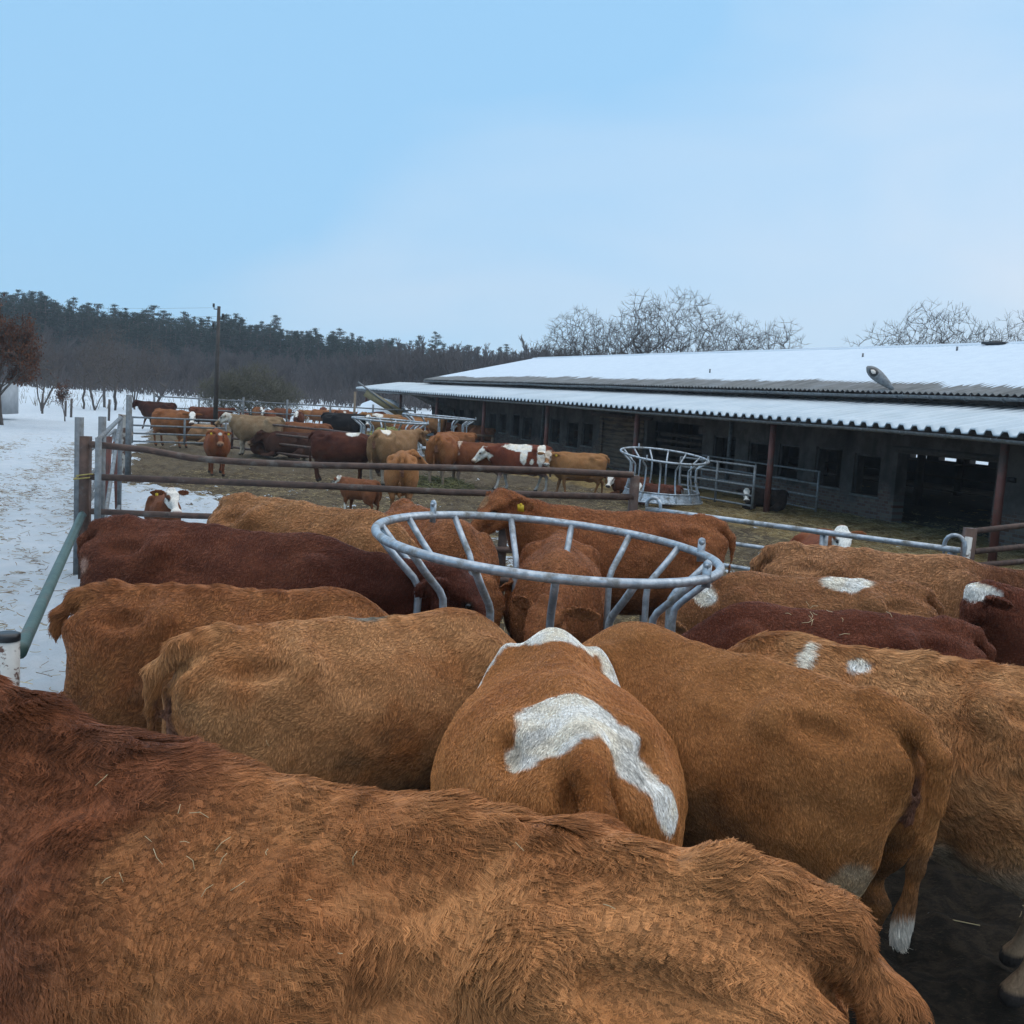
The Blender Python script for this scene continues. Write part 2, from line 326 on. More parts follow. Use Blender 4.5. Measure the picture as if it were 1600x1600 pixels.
pl=MX(RP(NZ(1.7,7,.65),.38,.62),(.078,.068,.061),(.13,.115,.104));pl=MX(RP(NZ(.8,6,.6,(1,1,.3)),.5,.68),pl,(.045,.04,.038))
sxyz=Nn.new('ShaderNodeSeparateXYZ');L.new(tcn.outputs['Object'],sxyz.inputs[0])
zz=mm('MULTIPLY_ADD',sxyz.outputs['Z'],1.,mm('MULTIPLY_ADD',NZ(1.4,6,.7),1.6,-.8))
L.new(MX(RP(zz,.35,.75),bk.outputs['Color'],pl),b.inputs['Base Color'])
bb=Nn.new('ShaderNodeBump');bb.inputs['Strength'].default_value=.6;bb.inputs['Distance'].default_value=.03;L.new(NZ(12,6,.7),bb.inputs['Height']);L.new(bb.outputs[0],b.inputs['Normal'])
WALLM=m
def wall_holes(mb,t0,t1,z0,z1,y0,y1,holes):
    """solid wall between y0 and y1 with rectangular openings; only outer faces are made"""
    xs=sorted({t0,t1,*[h_[0] for h_ in holes],*[h_[1] for h_ in holes]});zs=sorted({z0,z1,*[h_[2] for h_ in holes],*[h_[3] for h_ in holes]})
    xs=[v for v in xs if t0<=v<=t1];zs=[v for v in zs if z0<=v<=z1]
    nx,nz=len(xs)-1,len(zs)-1
    def solid(i,j):
        if i<0 or j<0 or i>=nx or j>=nz: return False
        cx=(xs[i]+xs[i+1])/2;cz=(zs[j]+zs[j+1])/2
        return not any(a<cx<b_ and c<cz<d for a,b_,c,d in holes)
    def q(*p): mb._a(np.array(p),[(0,1,2,3)])
    for i in range(nx):
        for j in range(nz):
            if not solid(i,j): continue
            a,b_,c,d=xs[i],xs[i+1],zs[j],zs[j+1]
            q((a,y1,c),(b_,y1,c),(b_,y1,d),(a,y1,d));q((a,y0,c),(a,y0,d),(b_,y0,d),(b_,y0,c))
            if not solid(i-1,j): q((a,y0,c),(a,y1,c),(a,y1,d),(a,y0,d))
            if not solid(i+1,j): q((b_,y0,c),(b_,y0,d),(b_,y1,d),(b_,y1,c))
            if not solid(i,j-1): q((a,y0,c),(b_,y0,c),(b_,y1,c),(a,y1,c))
            if not solid(i,j+1): q((a,y0,d),(a,y1,d),(b_,y1,d),(b_,y0,d))
wins=[(-.88,.02),(.47,1.45),(2.12,2.96),(3.44,4.36),(5.0,6.15),(14.25,15.15),(15.5,16.5),(17.2,18.1),(18.5,18.95),(20.1,21.1),(21.5,22.4),(23.1,23.9),(24.4,25.3),(27.5,28.3),(29.1,29.95),(30.5,31.45),(32.6,34.0)]
holes=[(a,b_,.55+.06*((k*7)%3-1),1.46+.03*((k*5)%3-1)) for k,(a,b_) in enumerate(wins)]
holes+=[(-4.15,-1.4,-.1,1.54),(6.75,10.15,-.1,1.74),(-9.5,-8.3,.6,1.5),(-12.5,-11.2,.6,1.5),(-16,-13.6,-.1,1.6)]
mb=MB();wall_holes(mb,-26,34.6,-.1,2.86,-2.65,-2.35,holes);fw_=mb.build('front_wall',WALLM,barn)
bh=[(t,t+.85,.86,1.36) for t in np.arange(6.1,20,1.46)]+[(38.2-12,38.6-12,.9,1.3),(31,31.5,.95,1.3)]+[(t,t+.85,.86,1.36) for t in np.arange(-24,6,1.46)]
mb=MB();wall_holes(mb,-26,34.6,-.1,2.86,-14.65,-14.35,bh);mb.build('rear_wall',PLAST,barn)
mb=MB()
for t in (34.45,-25.85):
    mb=MB()
    v=np.array([(t-.15,-2.65,-.1),(t-.15,-14.35,-.1),(t-.15,-14.35,2.8),(t-.15,-8.5,4.2),(t-.15,-2.65,2.8)]);v2=v+np.array([.295,0,0])
    mb._a(np.concatenate([v,v2]),[(0,1,6,5),(1,2,7,6),(2,3,8,7),(3,4,9,8),(4,0,5,9),(0,1,2,2)][:5]);k0=mb.n-10
    mb.T.append(np.array([(0,2,1),(0,3,2),(0,4,3),(5,6,7),(5,7,8),(5,8,9)])+k0)
    mb.build('gable_wall',WALLM,barn)
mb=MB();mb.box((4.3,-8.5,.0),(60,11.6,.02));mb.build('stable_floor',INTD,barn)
# inside: feed passage rails and posts
mb=MB()
for t in np.arange(-24,34,3.25): mb.box((t,-6.2,1.4),(.16,.16,2.9));mb.box((t,-10.8,1.4),(.16,.16,2.9))
for z in (.5,.85,1.2): mb.tube([(-25,-6.32,z),(34,-6.32,z)],.025,6)
mb.build('stall_posts',noisy('dark_stall_timber',(.04,.03,.025),(.07,.055,.04),4,rough=.9,bump=.2),barn)
# window frames, steel sashes hanging open
WF=noisy('dark_window_frame',(.055,.05,.048),(.10,.09,.085),6,rough=.8,bump=.2)
for k,(a,b_,c,d) in enumerate(holes[:len(wins)]):
    mb=MB();y=-2.42
    mb.box(((a+b_)/2,y,c-.03),(b_-a+.1,.20,.055));f_=mb.build('window_sill',noisy('stone_sill',(.13,.125,.12),(.2,.19,.18),8,bump=.3) if k==0 else bpy.data.materials['stone_sill'],barn)
    mb=MB();mb.box((a+.025,y,(c+d)/2),(.05,.06,d-c-.004));mb.box((b_-.025,y,(c+d)/2),(.05,.06,d-c-.004));mb.box(((a+b_)/2,y,d-.025),(b_-a-.1,.06,.05))
    fr=mb.build('window_frame',WF,barn)
# sliding plank door and stacked boards by the wide opening
mb=MB()
for k in range(11):
    z=.06+k*.158;mb.box((11.95+.02*((k*3)%4),-2.31-.012*(k%2),z+.07),(3.25,.035,.148))
mb.box((10.6,-2.26,.9),(.10,.05,1.7));mb.box((13.3,-2.26,.9),(.10,.05,1.7));mb.build('plank_door',WOOD,barn)
mb=MB()
for k in range(6): mb.box((8.3+.2*((k*5)%3-1),-2.6+.04*(k%3),.35+.2*k),(3.0-.25*(k%3),.03,.10))
mb.build('gap_boarding',noisy('dark_old_boards',(.05,.035,.028),(.09,.065,.05),5,rough=.9,bump=.3),barn)
mb=MB();mb.box((12,-2.28,1.80),(4.4,.08,.10));mb.build('door_rail',RUST,barn)
# number plate sized black box and lintels
mb=MB();mb.box((-2.8,-2.335,1.63),(3.1,.05,.13));mb.build('door_lintel',noisy('dark_lintel',(.05,.045,.04),(.08,.07,.065),7,bump=.4),barn)
mb=MB();mb.box((-4.55,-2.31,1.25),(.22,.08,.10));mb.build('switch_box',BLACKP,barn)
mb=MB();mb.tube([(5.55-.35,-2.28,2.45),(5.2,-2.28,.2)],.055,10);mb.build('downpipe',GALVD,barn,True)
mb=MB();mb.tube([(18.8,-2.28,2.45),(18.8,-2.28,.2)],.05,8);mb.build('downpipe',GALVD,barn,True)
# roofs
def trap(period,h,t0,t1):
    ts=[];zs=[];t=t0
    while t<t1:
        for f_,z in ((0,0),(.20,0),(.34,h),(.66,h),(.80,0)): ts.append(t+f_*period);zs.append(z)
        t+=period
    return np.array(ts),np.array(zs)
def sheet(name,ts,zs,rows,mt,thick=.02,parent=barn,smooth=False):
    """rows: list of (off,z) from eave up; profile rides on z; both faces and rims"""
    nt_=len(ts);R_=len(rows)
    top=np.array([[(t,-o,z+dz) for t,dz in zip(ts,zs)] for o,z in rows]).reshape(-1,3);bot=top-np.array([0,0,thick])
    V=np.concatenate([top,bot]);i=np.arange(R_-1)[:,None]*nt_+np.arange(nt_-1)[None];q=np.stack([i,i+1,i+nt_+1,i+nt_],-1).reshape(-1,4)
    nn=len(top);F=[q,q[:,::-1]+nn]
    j=np.arange(nt_-1);F.append(np.stack([j+nn,j+nn+1,j+1,j],1));o_=(R_-1)*nt_;F.append(np.stack([j+o_,j+o_+1,j+o_+1+nn,j+o_+nn],1))
    k=np.arange(R_-1)*nt_;F.append(np.stack([k,k+nt_,k+nt_+nn,k+nn],1));k2=k+nt_-1;F.append(np.stack([k2+nn,k2+nt_+nn,k2+nt_,k2],1))
    return link(name,mesh_np(name,V,[np.concatenate(F)[:,::-1]],smooth),mt,parent)
def up(off): return 2.86+(off-2.05)*(4.36-2.86)/(8.35-2.05)
ts,zs=trap(.34,.105,-25,41.6)
lz=lambda off:2.105+(off+.35)*(2.56-2.105)/(2.35+.35)
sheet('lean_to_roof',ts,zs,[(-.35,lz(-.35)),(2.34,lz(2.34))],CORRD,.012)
# snow over the lean-to: fills the troughs almost level, rounded above the ribs
def snowprof(ts,zs,fill=.6,a=.028):
    z=zs*1.0;z2=np.convolve(np.pad(z,2,mode='edge'),[.12,.2,.36,.2,.12],'valid');return z*(1-fill*.25)+z2*(fill*.25)+a
ts2=np.repeat(ts,1)
sz=snowprof(ts,zs,1.4)+ (vn(np.stack([ts*2.2,ts*0,ts*0],1),5)-.5)*.010
sheet('lean_to_snow',ts,sz,[(-.37,lz(-.37)-.01),(-.30,lz(-.30)+.006),(1.0,lz(1.0)+.02),(2.32,lz(2.32)+.01)],FROST,.030,smooth=False)
# main roof: finer corrugation
def wav(period,h,t0,t1,k=8):
    t=np.arange(t0,t1,period/k);return t,h*.5*(1+np.sin(t/period*2*np.pi))
t3,z3=wav(.177,.052,-26,35.2,6)
sheet('main_roof',t3,z3,[(1.98,up(1.98)),(8.35,up(8.35))],CORR,.012)
sheet('main_roof',t3,z3,[(8.352,up(8.352)-.002),(14.9,up(1.8))],CORR,.012)
# its snow: thick, with a lower edge drawn out into fingers along the troughs
ts4=np.arange(-26,35.0,.0295*1.5)
q4=np.stack([ts4*.35,ts4*0,ts4*0],1);q5=np.stack([ts4*1.7,ts4*0+4,ts4*0],1);q6=np.stack([ts4*7,ts4*0,ts4*0+3],1)
edge=2.36+.62*fbm(q4,2,3)+.35*(fbm(q5,3,2)-.5)+.42*np.abs(vn(q6,8)-.5)+.12*np.sin(ts4/.177*2*np.pi)
far_=sst(20,34,ts4);edge=edge*(1-far_)+far_*(2.45+.3*vn(q4,3))
prof=.026*(1+np.sin(ts4/.177*2*np.pi))
rowsV=[]
for s,th in ((0,-.02),(.08,.012),(.3,.032),(1,.05),(1,.05)):
    pass
fr_=[0,.06,.18,.5,1.]
th_=[-.004,.014,.024,.036,.05]
Vs=[]
for s,th in zip(fr_,th_):
    o_=edge+(8.33-edge)*s;sm_=min(1,s*2.2)
    Vs.append(np.stack([ts4,-o_,up(o_)+prof*(1-sm_*.75)+th+sm_*.03+(fbm(np.stack([ts4*1.1,o_*1.3,ts4*0],1),31,3)-.5)*.02],1))
Vs=np.concatenate(Vs);nt_=len(ts4);i=np.arange(4)[:,None]*nt_+np.arange(nt_-1)[None];q=np.stack([i,i+1,i+nt_+1,i+nt_],-1).reshape(-1,4)[:,::-1]
link('roof_snow',mesh_np('roof_snow',Vs,[q],True),SNOW,barn)
mb=MB();mb.box((4.3,-11.6,3.70),(60.6,6.6,.10),R=[[1,0,0],[0,math.cos(.2338),-math.sin(.2338)],[0,math.sin(.2338),math.cos(.2338)]]);mb.build('rear_roof_snow',SNOW,barn)
mb=MB();mb.tube([(-26,-8.34,up(8.35)+.05),(35.1,-8.34,up(8.35)+.05)],.07,8);mb.build('ridge_cap',SNOW,barn,True)
mb=MB();mb.beam((1.6,-8.25,4.46),(2.3,-8.25,4.47),.25,.07);mb.beam((1.8,-8.25,4.50),(2.1,-8.25,4.50),.16,.04);mb.build('ridge_vent',BLACKP,barn)
for t,o_ in ((5.2,6.6),(9.3,4.0),(2.4,7.4)):
    mb=MB();mb.beam((t,-o_,up(o_)),(t,-o_,up(o_)+.19),.05,.03);mb.build('snow_stop',GALVD,barn)
def gutter(name,t0,t1,off,z,r):
    m_=MB();n=9;th=np.linspace(math.pi,2*math.pi,n);tt=np.arange(t0,t1,1.6);dip=(vn(np.stack([tt*.4,tt*0,tt*0],1),int(z*10))-.5)*.03
    for rr,fl in ((r,1),(r-.012,0)):
        V=np.array([[(t,-off+rr*math.cos(a),z+dd+rr*math.sin(a)) for a in th] for t,dd in zip(tt,dip)]).reshape(-1,3)
        i=np.arange(len(tt)-1)[:,None]*n+np.arange(n-1)[None];q=np.stack([i,i+n,i+n+1,i+1],-1).reshape(-1,4);m_._a(V,q if fl else q[:,::-1])
    g=m_.build(name,GALVD,barn,True);return g,tt,dip
GUTM=GALVD
g1,tt,dp=gutter('lean_to_gutter',-25,41.6,-.43,2.065,.065)
mb=MB();mb.tube([(.004*math.cos(a),.43+.070*math.cos(a)*-1,2.065+.070*math.sin(a)) for a in np.linspace(math.pi,2*math.pi,8)]+[(0,.33,2.12)],.008,5);gm=mb.mesh('gutter_bracket')
for t in np.arange(-24.5,41,1.05): link('gutter_bracket',gm,GALVD,g1,(t,0,0))
g2,_,_=gutter('main_gutter',-26,35.2,1.90,2.80,.075)
mb=MB();mb.tube([(0,-1.90+.080*math.cos(a)*-1,2.80+.080*math.sin(a)) for a in np.linspace(math.pi,2*math.pi,8)]+[(0,-2.0,2.88)],.010,5);gm=mb.mesh('gutter_bracket')
for t in np.arange(-25.5,35,.95): link('gutter_bracket',gm,GALVD,g2,(t,0,0))
mb=MB();mb.box((4.6,-2.16,2.845),(61,.26,.018));mb.build('eave_soffit',mat('dark_soffit',(.05,.02,.018),.8)[0],barn)
for k in range(-4,7):
    t=6.5*k if k<6 else 41.2-.5
    if k==6: t=36.3+4.0
    mb=MB();mb.tube([(t,0,-.1),(t,0,2.07)],.072,12);mb.box((t,0,2.055),(.24,.2,.02));mb.build('lean_to_post',REDP,barn,True)
mb=MB();mb.beam((-25,0,2.085),(41.5,0,2.085),.09,.03)
for k in range(-7,13):
    t=3.25*k
    if t<41: mb.beam((t,-.02,2.045),(t,-2.33,2.44),.06,.10)
mb.build('lean_to_rafters',CORRD,barn)
# fluorescent tube under the lean-to and lamp fixed above the gutter
lamp=empty('street_lamp',bw(-1.3,2.18,2.70),barn.rotation_euler.z);tag(lamp,'old grey lamp head on a short arm above the barn gutter','lamp')
# local x along barn away, head tilts up and away from the wall towards the left
hd=np.array([.46,.12,.0]);
mb=MB();mb.tube([(-.22,-.05,.0),(-.10,.0,.12),(.02,.05,.24)],.028,8);mb.build('arm',GALVD,lamp,True)
mb=MB();pts=[];a0=np.array([.0,.04,.22]);dr=nrm(np.array([.62,.30,.50]))
for s in np.linspace(0,1,12): pts.append(a0+dr*.82*s)
rr=[.03,.05,.07,.09,.105,.118,.128,.132,.13,.118,.09,.03];mb.tube(pts,rr,14);mb.build('lamp_housing',GALVD,lamp,True)
side_=nrm(np.array([-.55,.85,.25]));side_=nrm(side_-dr*(side_@dr))
c0=a0+dr*.58+side_*.07
sphere_pts=MB();sphere_pts.tube([c0-dr*.16,c0-dr*.08,c0,c0+dr*.08,c0+dr*.15],[.02,.085,.10,.085,.02],12);sphere_pts.build('reflector',BLACKP,lamp,True)
mb=MB();c1=c0+side_*.07;mb.tube([c1-dr*.07,c1-dr*.03,c1+dr*.02,c1+dr*.07],[.015,.045,.045,.015],10);mb.build('bulb',mat('milky_glass',(.7,.62,.55),.2)[0],lamp,True)
print('barn',time.time()-T0)
# ------------------------------------------------------------------ fences
def poly(mb,pts,r,n=8):
    P=[np.array(p,float) for p in pts];mb.tube(P,r,n)
def dens(pts,k=4,sag=0,jit=0):
    P=[np.array(p,float) for p in pts];o=[]
    for a,b_ in zip(P[:-1],P[1:]):
        for s in range(k): o.append(a+(b_-a)*s/k)
    o.append(P[-1]);return o
# brown tubular fence behind the feeding cattle
YF=11.4
f1=empty('pipe_fence',(-4.78,YF,0));tag(f1,'brown steel pipe fence of five rails behind the feeding cattle','fence')
def F1(p): return np.array(p)-np.array([-4.78,YF,0])
rails=[[(142,694),(230,703),(300,716),(380,722),(500,727),(700,731),(850,735),(990,742)],
 [(142,745),(500,759),(700,769),(990,777)],[(142,799),(300,806),(500,811),(587,815),(717,820),(990,832)],[(142,850),(740,856),(990,872)],[(142,895),(767,905),(990,918)]]
for i,rl in enumerate(rails):
    mb=MB();mb.tube([F1(pd(x,y,YF)) for x,y in rl],.038 if i<2 else .034,10);mb.build('rail',RUST,f1,True)
mb=MB();p=pd(131,800,YF);mb.box(F1((p[0],YF+.03,.75)),(.10,.10,1.62));mb.build('end_post',RUST,f1)
mb=MB();mb.tube([F1((p[0]-.065,YF-.06,1.12)),F1((p[0]+.10,YF-.06,1.15)),F1((p[0]+.11,YF+.10,1.13)),F1((p[0]-.1,YF+.1,1.10)),F1((p[0]-.09,YF-.07,1.08)),F1((p[0]+.09,YF-.06,1.11))],.008,5);mb.build('twine',mat('yellow_twine',(.35,.28,.09),.9)[0],f1)
p=pd(993,740,YF);mb=MB();mb.box(F1((p[0],YF+.02,.73)),(.10,.10,1.52));mb.build('post',RUST,f1)
p=pd(783,880,YF);mb=MB();mb.box(F1((p[0],YF+.09,.40)),(.10,.08,.9));mb.build('post',RUST,f1)
# green brace pipe and its white-and-rust post
o=MB();A_=pd(128,805,11.15);B_=pd(34,1012,6.1);o.tube([A_+np.array([.02,0,.02]),A_,(A_+B_)/2,B_,B_+(B_-A_)*.02],.042,12)
g=o.build('green_pipe_rail',GREENP,None,True);tag(g,'worn green steel pipe slanting down beside the snowy track','pipe')
wp=pd(12,1000,5.45);o=empty('bollard_post',(wp[0],wp[1],0));tag(o,'short white post with flaking paint and a black cap at the left edge','post')
mb=MB();mb.tube([(0,0,-.05),(0,0,wp[2]-.0)],.062,16);mb.build('tube',WHITEP,o,True)
mb=MB();mb.tube([(0,0,wp[2]),(0,0,wp[2]+.035),(0,0,wp[2]+.042)],[.066,.066,.05],16);mb.build('cap',BLACKP,o,True)
# galvanised fence on the right
f2=empty('galvanised_fence',(1.4,10.7,0));tag(f2,'galvanised tubular fence with looped ends right of the brown pipe fence','fence')
a=pd(1010,795,10.75);b_=pd(1500,860,8.75);o0=np.array([1.4,10.7,0])
for dzz in (0,-.23,-.46,-.69,-.92):
    mb=MB();mb.tube(dens([a+[0,0,dzz]-o0,b_+[0,0,dzz]-o0],6),.026 if dzz==0 else .021,10);mb.build('rail',GALV,f2,True)
for s in (.02,.62,.985):
    q=a+(b_-a)*s-o0;mb=MB();mb.box((q[0],q[1]+.03,q[2]/2-.03),(.07,.035,q[2]+.04));mb.build('upright',GALV,f2)
for s,dr_ in ((.0,1),(.958,1)):
    q=a+(b_-a)*s-o0;u=nrm(b_-a);rad_=.085
    mb=MB();pts=[q+np.array([0,0,-.12])]+[q+u*rad_+np.array([0,0,.04])+(-u*math.cos(t)+np.array([0,0,1.])*math.sin(t))*rad_ for t in np.linspace(0,math.pi,9)]+[q+u*2*rad_+np.array([0,0,-.35])]
    mb.tube(pts,.019,8);mb.build('end_loop',GALV,f2,True)
# brown fence further right
f3=empty('steel_rail_fence',(4.05,9.05,0));tag(f3,'dark brown three rail fence at the right edge before the barn','fence')
a=pd(1516,826,9.05);o0=np.array([4.05,9.05,0])
mb=MB();mb.box((a[0]-4.05,0,.66),(.09,.09,1.42));mb.build('post',RUST,f3)
for (x0,y0,x1,y1) in ((1521,830,1600,821),(1521,862,1600,854),(1521,884,1600,877),(1521,915,1600,910)):
    p0=pd(x0,y0,9.05)-o0;p1=pd(x1,y1,9.85)-o0;mb=MB();mb.tube([p0,p0+(p1-p0)*4],.028,8);mb.build('rail',RUST,f3,True)
mb=MB();p1=pd(1600,850,9.85)-o0;p0=pd(1521,850,9.05)-o0;q=p0+(p1-p0)*3.6;mb.box((q[0],q[1],.66),(.09,.09,1.42));mb.build('post',RUST,f3)
mb=MB();q=pd(1508,860,8.95);mb.beam((q[0],q[1],.1),(q[0]+.02,q[1],q[2]+.12),.05,.04);o=mb.build('white_stake',WHITEP);tag(o,'narrow white stake between the galvanised loop and brown fence post','stake')
# gate and hurdles by the barn
def gate(name,A,B,z0,z1,nr,r,mt,label,cat='gate',ups=(0,.5,1),group=None,brace=False,rr=None):
    A=np.array([A[0],A[1],0.]);B=np.array([B[0],B[1],0.]);e=empty(name,A);tag(e,label,cat,group)
    for z in np.linspace(z0,z1,nr):
        m_=MB();m_.tube(dens([(0,0,z),B-A+[0,0,z]],3),r,8);m_.build('rail',mt,e,True)
    for s in ups:
        q=(B-A)*s;m_=MB();m_.tube([q+[0,0,z0-.06],q+[0,0,z1+.02]],r*1.25,8);m_.build('upright',mt,e,True)
    if brace: m_=MB();m_.tube([[0,0,z0],B-A+[0,0,z1]],r*.9,6);m_.build('brace',mt,e,True)
    return e
A_=pz(1088,775,.1);B_=pz(1175,792,.1)
gate('hurdle',pz(1060,772,.1),B_,.12,1.02,5,.026,GALVD,'galvanised five bar hurdle between second feeder and lean-to post',ups=(0,.52,1))
A_=bw(4.3,.9);B_=bw(-.6,.9);gate('hurdle',A_,B_,.15,1.0,4,.022,GALVD,'dull hurdle standing against the barn windows right of the post',ups=(0,.5,1))
A_=pz(206,693,.15);B_=pz(352,697,.15);gate('yard_gate',A_,B_,.22,.95,4,.028,GALVD,'pale galvanised gate across the left end of the far pen',ups=(0,.55,1),brace=False)
C_=pz(498,724,.0);B2=pz(362,706,0.)
gate('yard_gate',B2,C_,.15,.98,4,.035,RUST,'dark brown gate with sloping rails before the pale cow',ups=(0,))
D_=np.array([-3.2,26.3,0]);gate('yard_gate',C_,D_,.55,1.0,2,.03,RUST,'brown two bar gate running on towards the far hay feeder',ups=(0,1))
# far fence
fa=pz(205,668,0);fb=pz(600,672,0)
e=empty('far_fence',(fa[0],fa[1],0));tag(e,'thin grey two bar fence behind the far cattle','fence')
fa=np.array([-17.,48,0]);fb=np.array([-5.,50,0]);e.location=fa
for z in (.75,1.25):
    mb=MB();mb.tube(dens([(0,0,z),fb-fa+[0,0,z]],4),.035,6);mb.build('rail',GALVD,e,True)
for s in np.linspace(0,1,7):
    q=(fb-fa)*s;mb=MB();mb.tube([q+[0,0,-.1],q+[0,0,1.45]],.05,6);mb.build('post',GALVD,e,True)
# left edge posts, gate leaves and the log post
def gp(name,x,ytop,Yd,wd,mt,label,cat='post',group=None,lean=0,dd=None):
    p=pd(x,ytop,Yd);m_=MB();m_.beam((0,0,-.1),(lean,0,p[2]),wd,dd or wd);o=m_.build(name,mt,None,False,(p[0]-lean,p[1],0));tag(o,label,cat,group);return o
gp('gate_post',124,652,11.75,.075,GALVD,'galvanised square post just left of the brown fence end')
g=gate('yard_gate',pz(151,905,0),pz(186,800,0),.1,1.55,2,.03,GALVD,'tall galvanised gate leaf standing open behind the fence end',ups=(0,.12,1),brace=True)
p=pd(160,655,12.4);gp('gate_post',160,651,12.4,.07,GALVD,'tall galvanised upright second to the right of the fence end')
gp('rusty_post',171,682,16.5,.07,REDP,'thin rusty red post leaning beside the snow patch',lean=.05)
gp('rusty_post',180,690,17.2,.06,REDP,'short rusty red stake behind the leaning red post',lean=-.06)
o=MB();q=pz(195,738,0);n=14
pts=[(.03*math.sin(k*1.3),.02*math.cos(k*2.1),k/n*1.42-.1) for k in range(n+1)];o.tube(pts,[.13+.025*math.sin(k*2.7)+.02*math.sin(k*5.1) for k in range(n+1)],12)
lg=o.build('log_post',noisy('peeling_birch_log',(.42,.38,.33),(.10,.06,.045),7,rough=.9,bump=.5,pos=(.45,.55)),None,True,(q[0],q[1],0));tag(lg,'gnarled peeling log used as a post at the far pen corner','post')
gp('gate_post',202,617,22.6,.10,GALVD,'grey steel post beside the gnarled log post')
gate('yard_gate',(leftline(15.5)-.1,15.5),(leftline(22)-.1,22.0),.25,1.05,3,.03,GALVD,'grey hurdle along the snowy left edge of the yard',ups=(0,.5,1),brace=True,cat='hurdle')
for k,(x,y,h_) in enumerate(((66,645,.95),(111,650,.85),(170,655,.95),(102,648,.7))):
    q=pz(x,y,0);mb=MB();mb.tube([(0,0,-.1),(.02,0,h_)],.06,6);o=mb.build('fence_stake',BARK,None,True,(q[0],q[1],0));tag(o,['dark stake at the far snow edge nearest the trailer','dark stake right of the brown leaved sapling','dark stake at the far end of the snowy track','short stake under the brown leaved sapling'][k],'stake')
# ------------------------------------------------------------------ round feeders
def feeder(label,c,R,Ztop,tx,ty,nb,r,mt,tray=False,rot=0,zb=.12,panel=True):
    e=empty('round_feeder',(c[0],c[1],0));tag(e,label,'hay feeder')
    # the frame leans slightly
    def q(rad_,a,z):
        x=rad_*math.cos(a);y=rad_*math.sin(a);k=max(0,(z-zb)/(Ztop-zb));return np.array([x,y,z+(tx*x+ty*y)*k])
    th=np.linspace(0,2*np.pi,73)[:-1]
    def ring(name,rad_,z,rr):
        m_=MB();m_.tube([q(rad_,a,z) for a in th],rr,12,closed=True);return m_.build(name,mt,e,True)
    ring('top_ring',R,Ztop,r);ring('bottom_ring',R*.93,zb,r*.8);ring('middle_ring',R*(.84 if tray else .80),zb+(.22 if tray else .42),r*.7)
    H_=Ztop-zb;MH=.22 if tray else .42
    for k in range(nb):
        a=rot+k/nb*2*np.pi;m_=MB()
        pr=[(R-.01,Ztop-.01),(R*.90,Ztop-H_*.09),(R*.79,Ztop-H_*.18),(R*.765,Ztop-H_*.215),(R*.76,Ztop-H_*.27),(R*.765,Ztop-H_*.5),(R*.80,zb+MH+(.12 if tray else -.02)),(R*(.85 if tray else .86),zb+MH*.6+.02),(R*.93,zb)]
        # curved through the knees
        m_.tube([q(a_,a,z_) for a_,z_ in pr],r*.80,8);m_.build('bar',mt,e,True)
    m_=MB();th2=np.linspace(0,2*np.pi,49)
    for (ra,z0_,rb,z1_) in ((R*.925,zb,R*(.84 if tray else .80),zb+MH),):
        V=np.array([q(ra-.006,a,z0_) for a in th2]+[q(rb-.006,a,z1_) for a in th2]+[q(ra-.012,a,z0_) for a in th2]+[q(rb-.012,a,z1_) for a in th2]);i=np.arange(48);n_=49
        m_._a(V,np.concatenate([np.stack([i,i+1,i+1+n_,i+n_],1),np.stack([i+2*n_,i+3*n_,i+1+3*n_,i+1+2*n_],1)]))
    m_.build('skirt_panel',mt,e,True)
    for k in range(3):
        a=rot+.02+[-.72,2.25,.16][k] if not tray else rot+k*2.09
        m_=MB();c_=q(R,a,Ztop);ax=np.array([math.cos(a),math.sin(a),0]);tz=np.array([0,0,1.]);sd2=np.cross(tz,ax)
        m_.box(c_+tz*.015,(.010,.05,.13),np.stack([sd2,ax,tz],1));m_.tube([c_+tz*.08-sd2*.005,c_+tz*.08+sd2*.005],.025,12);m_.tube([c_+tz*.075-sd2*.022,c_+tz*.075+sd2*.022],.010,8);m_.build('joint_lug',mt,e)
    return e
FC=(.227,6.17)
feeder('large galvanised round hay feeder ringed by feeding cattle in the foreground',FC,1.04,1.41,-.05,.019,15,.027,GALV,rot=.12)
hay=MB()
fe2=feeder('galvanised round feeder with curved bars standing empty at mid distance',(3.40,23.4),1.0,1.13,-.055,.10,14,.026,GALV,tray=True)
fe3=feeder('far round feeder with hay inside the cattle crowd',(-4.2,34.0),1.25,1.22,-.03,0,14,.035,GALV,tray=True,rot=.2)
fe4=feeder('furthest round feeder behind the hay filled one',(-3.0,39.5),1.4,1.30,-.03,0,12,.035,GALV,tray=True,rot=.1)
def heap(name,c,r,h,mt,label,cat,kind=None,n=5000,L_=(.1,.3),cols=((.42,.40,.16),(.34,.30,.12)),hr=.004):
    a=rng.random(n)*2*np.pi;q=np.sqrt(rng.random(n))*r;x=c[0]+q*np.cos(a);y=c[1]+q*np.sin(a)
    z0=h*np.clip(1-(q/r)**2,0,1)**.7+rng.normal(0,.02,n)
    o=strands(name,np.stack([x,y],1),L_,hr,cols,label,z0=z0)
    return o
heap('hay',FC,.80,.55,None,'dark hay left in the bottom of the foreground feeder','hay',n=9000,cols=((.16,.13,.06),(.10,.08,.04)))
heap('hay',(-4.2,34.0),1.0,.95,None,'green yellow hay heaped in the far round feeder','hay',n=7000,hr=.012,cols=((.36,.36,.12),(.28,.26,.09)))
heap('hay',(-1.9,24.6),.9,.18,None,'green hay strewn before the brown cows at mid distance','hay',n=2500,hr=.008,cols=((.20,.19,.08),(.15,.14,.07)))
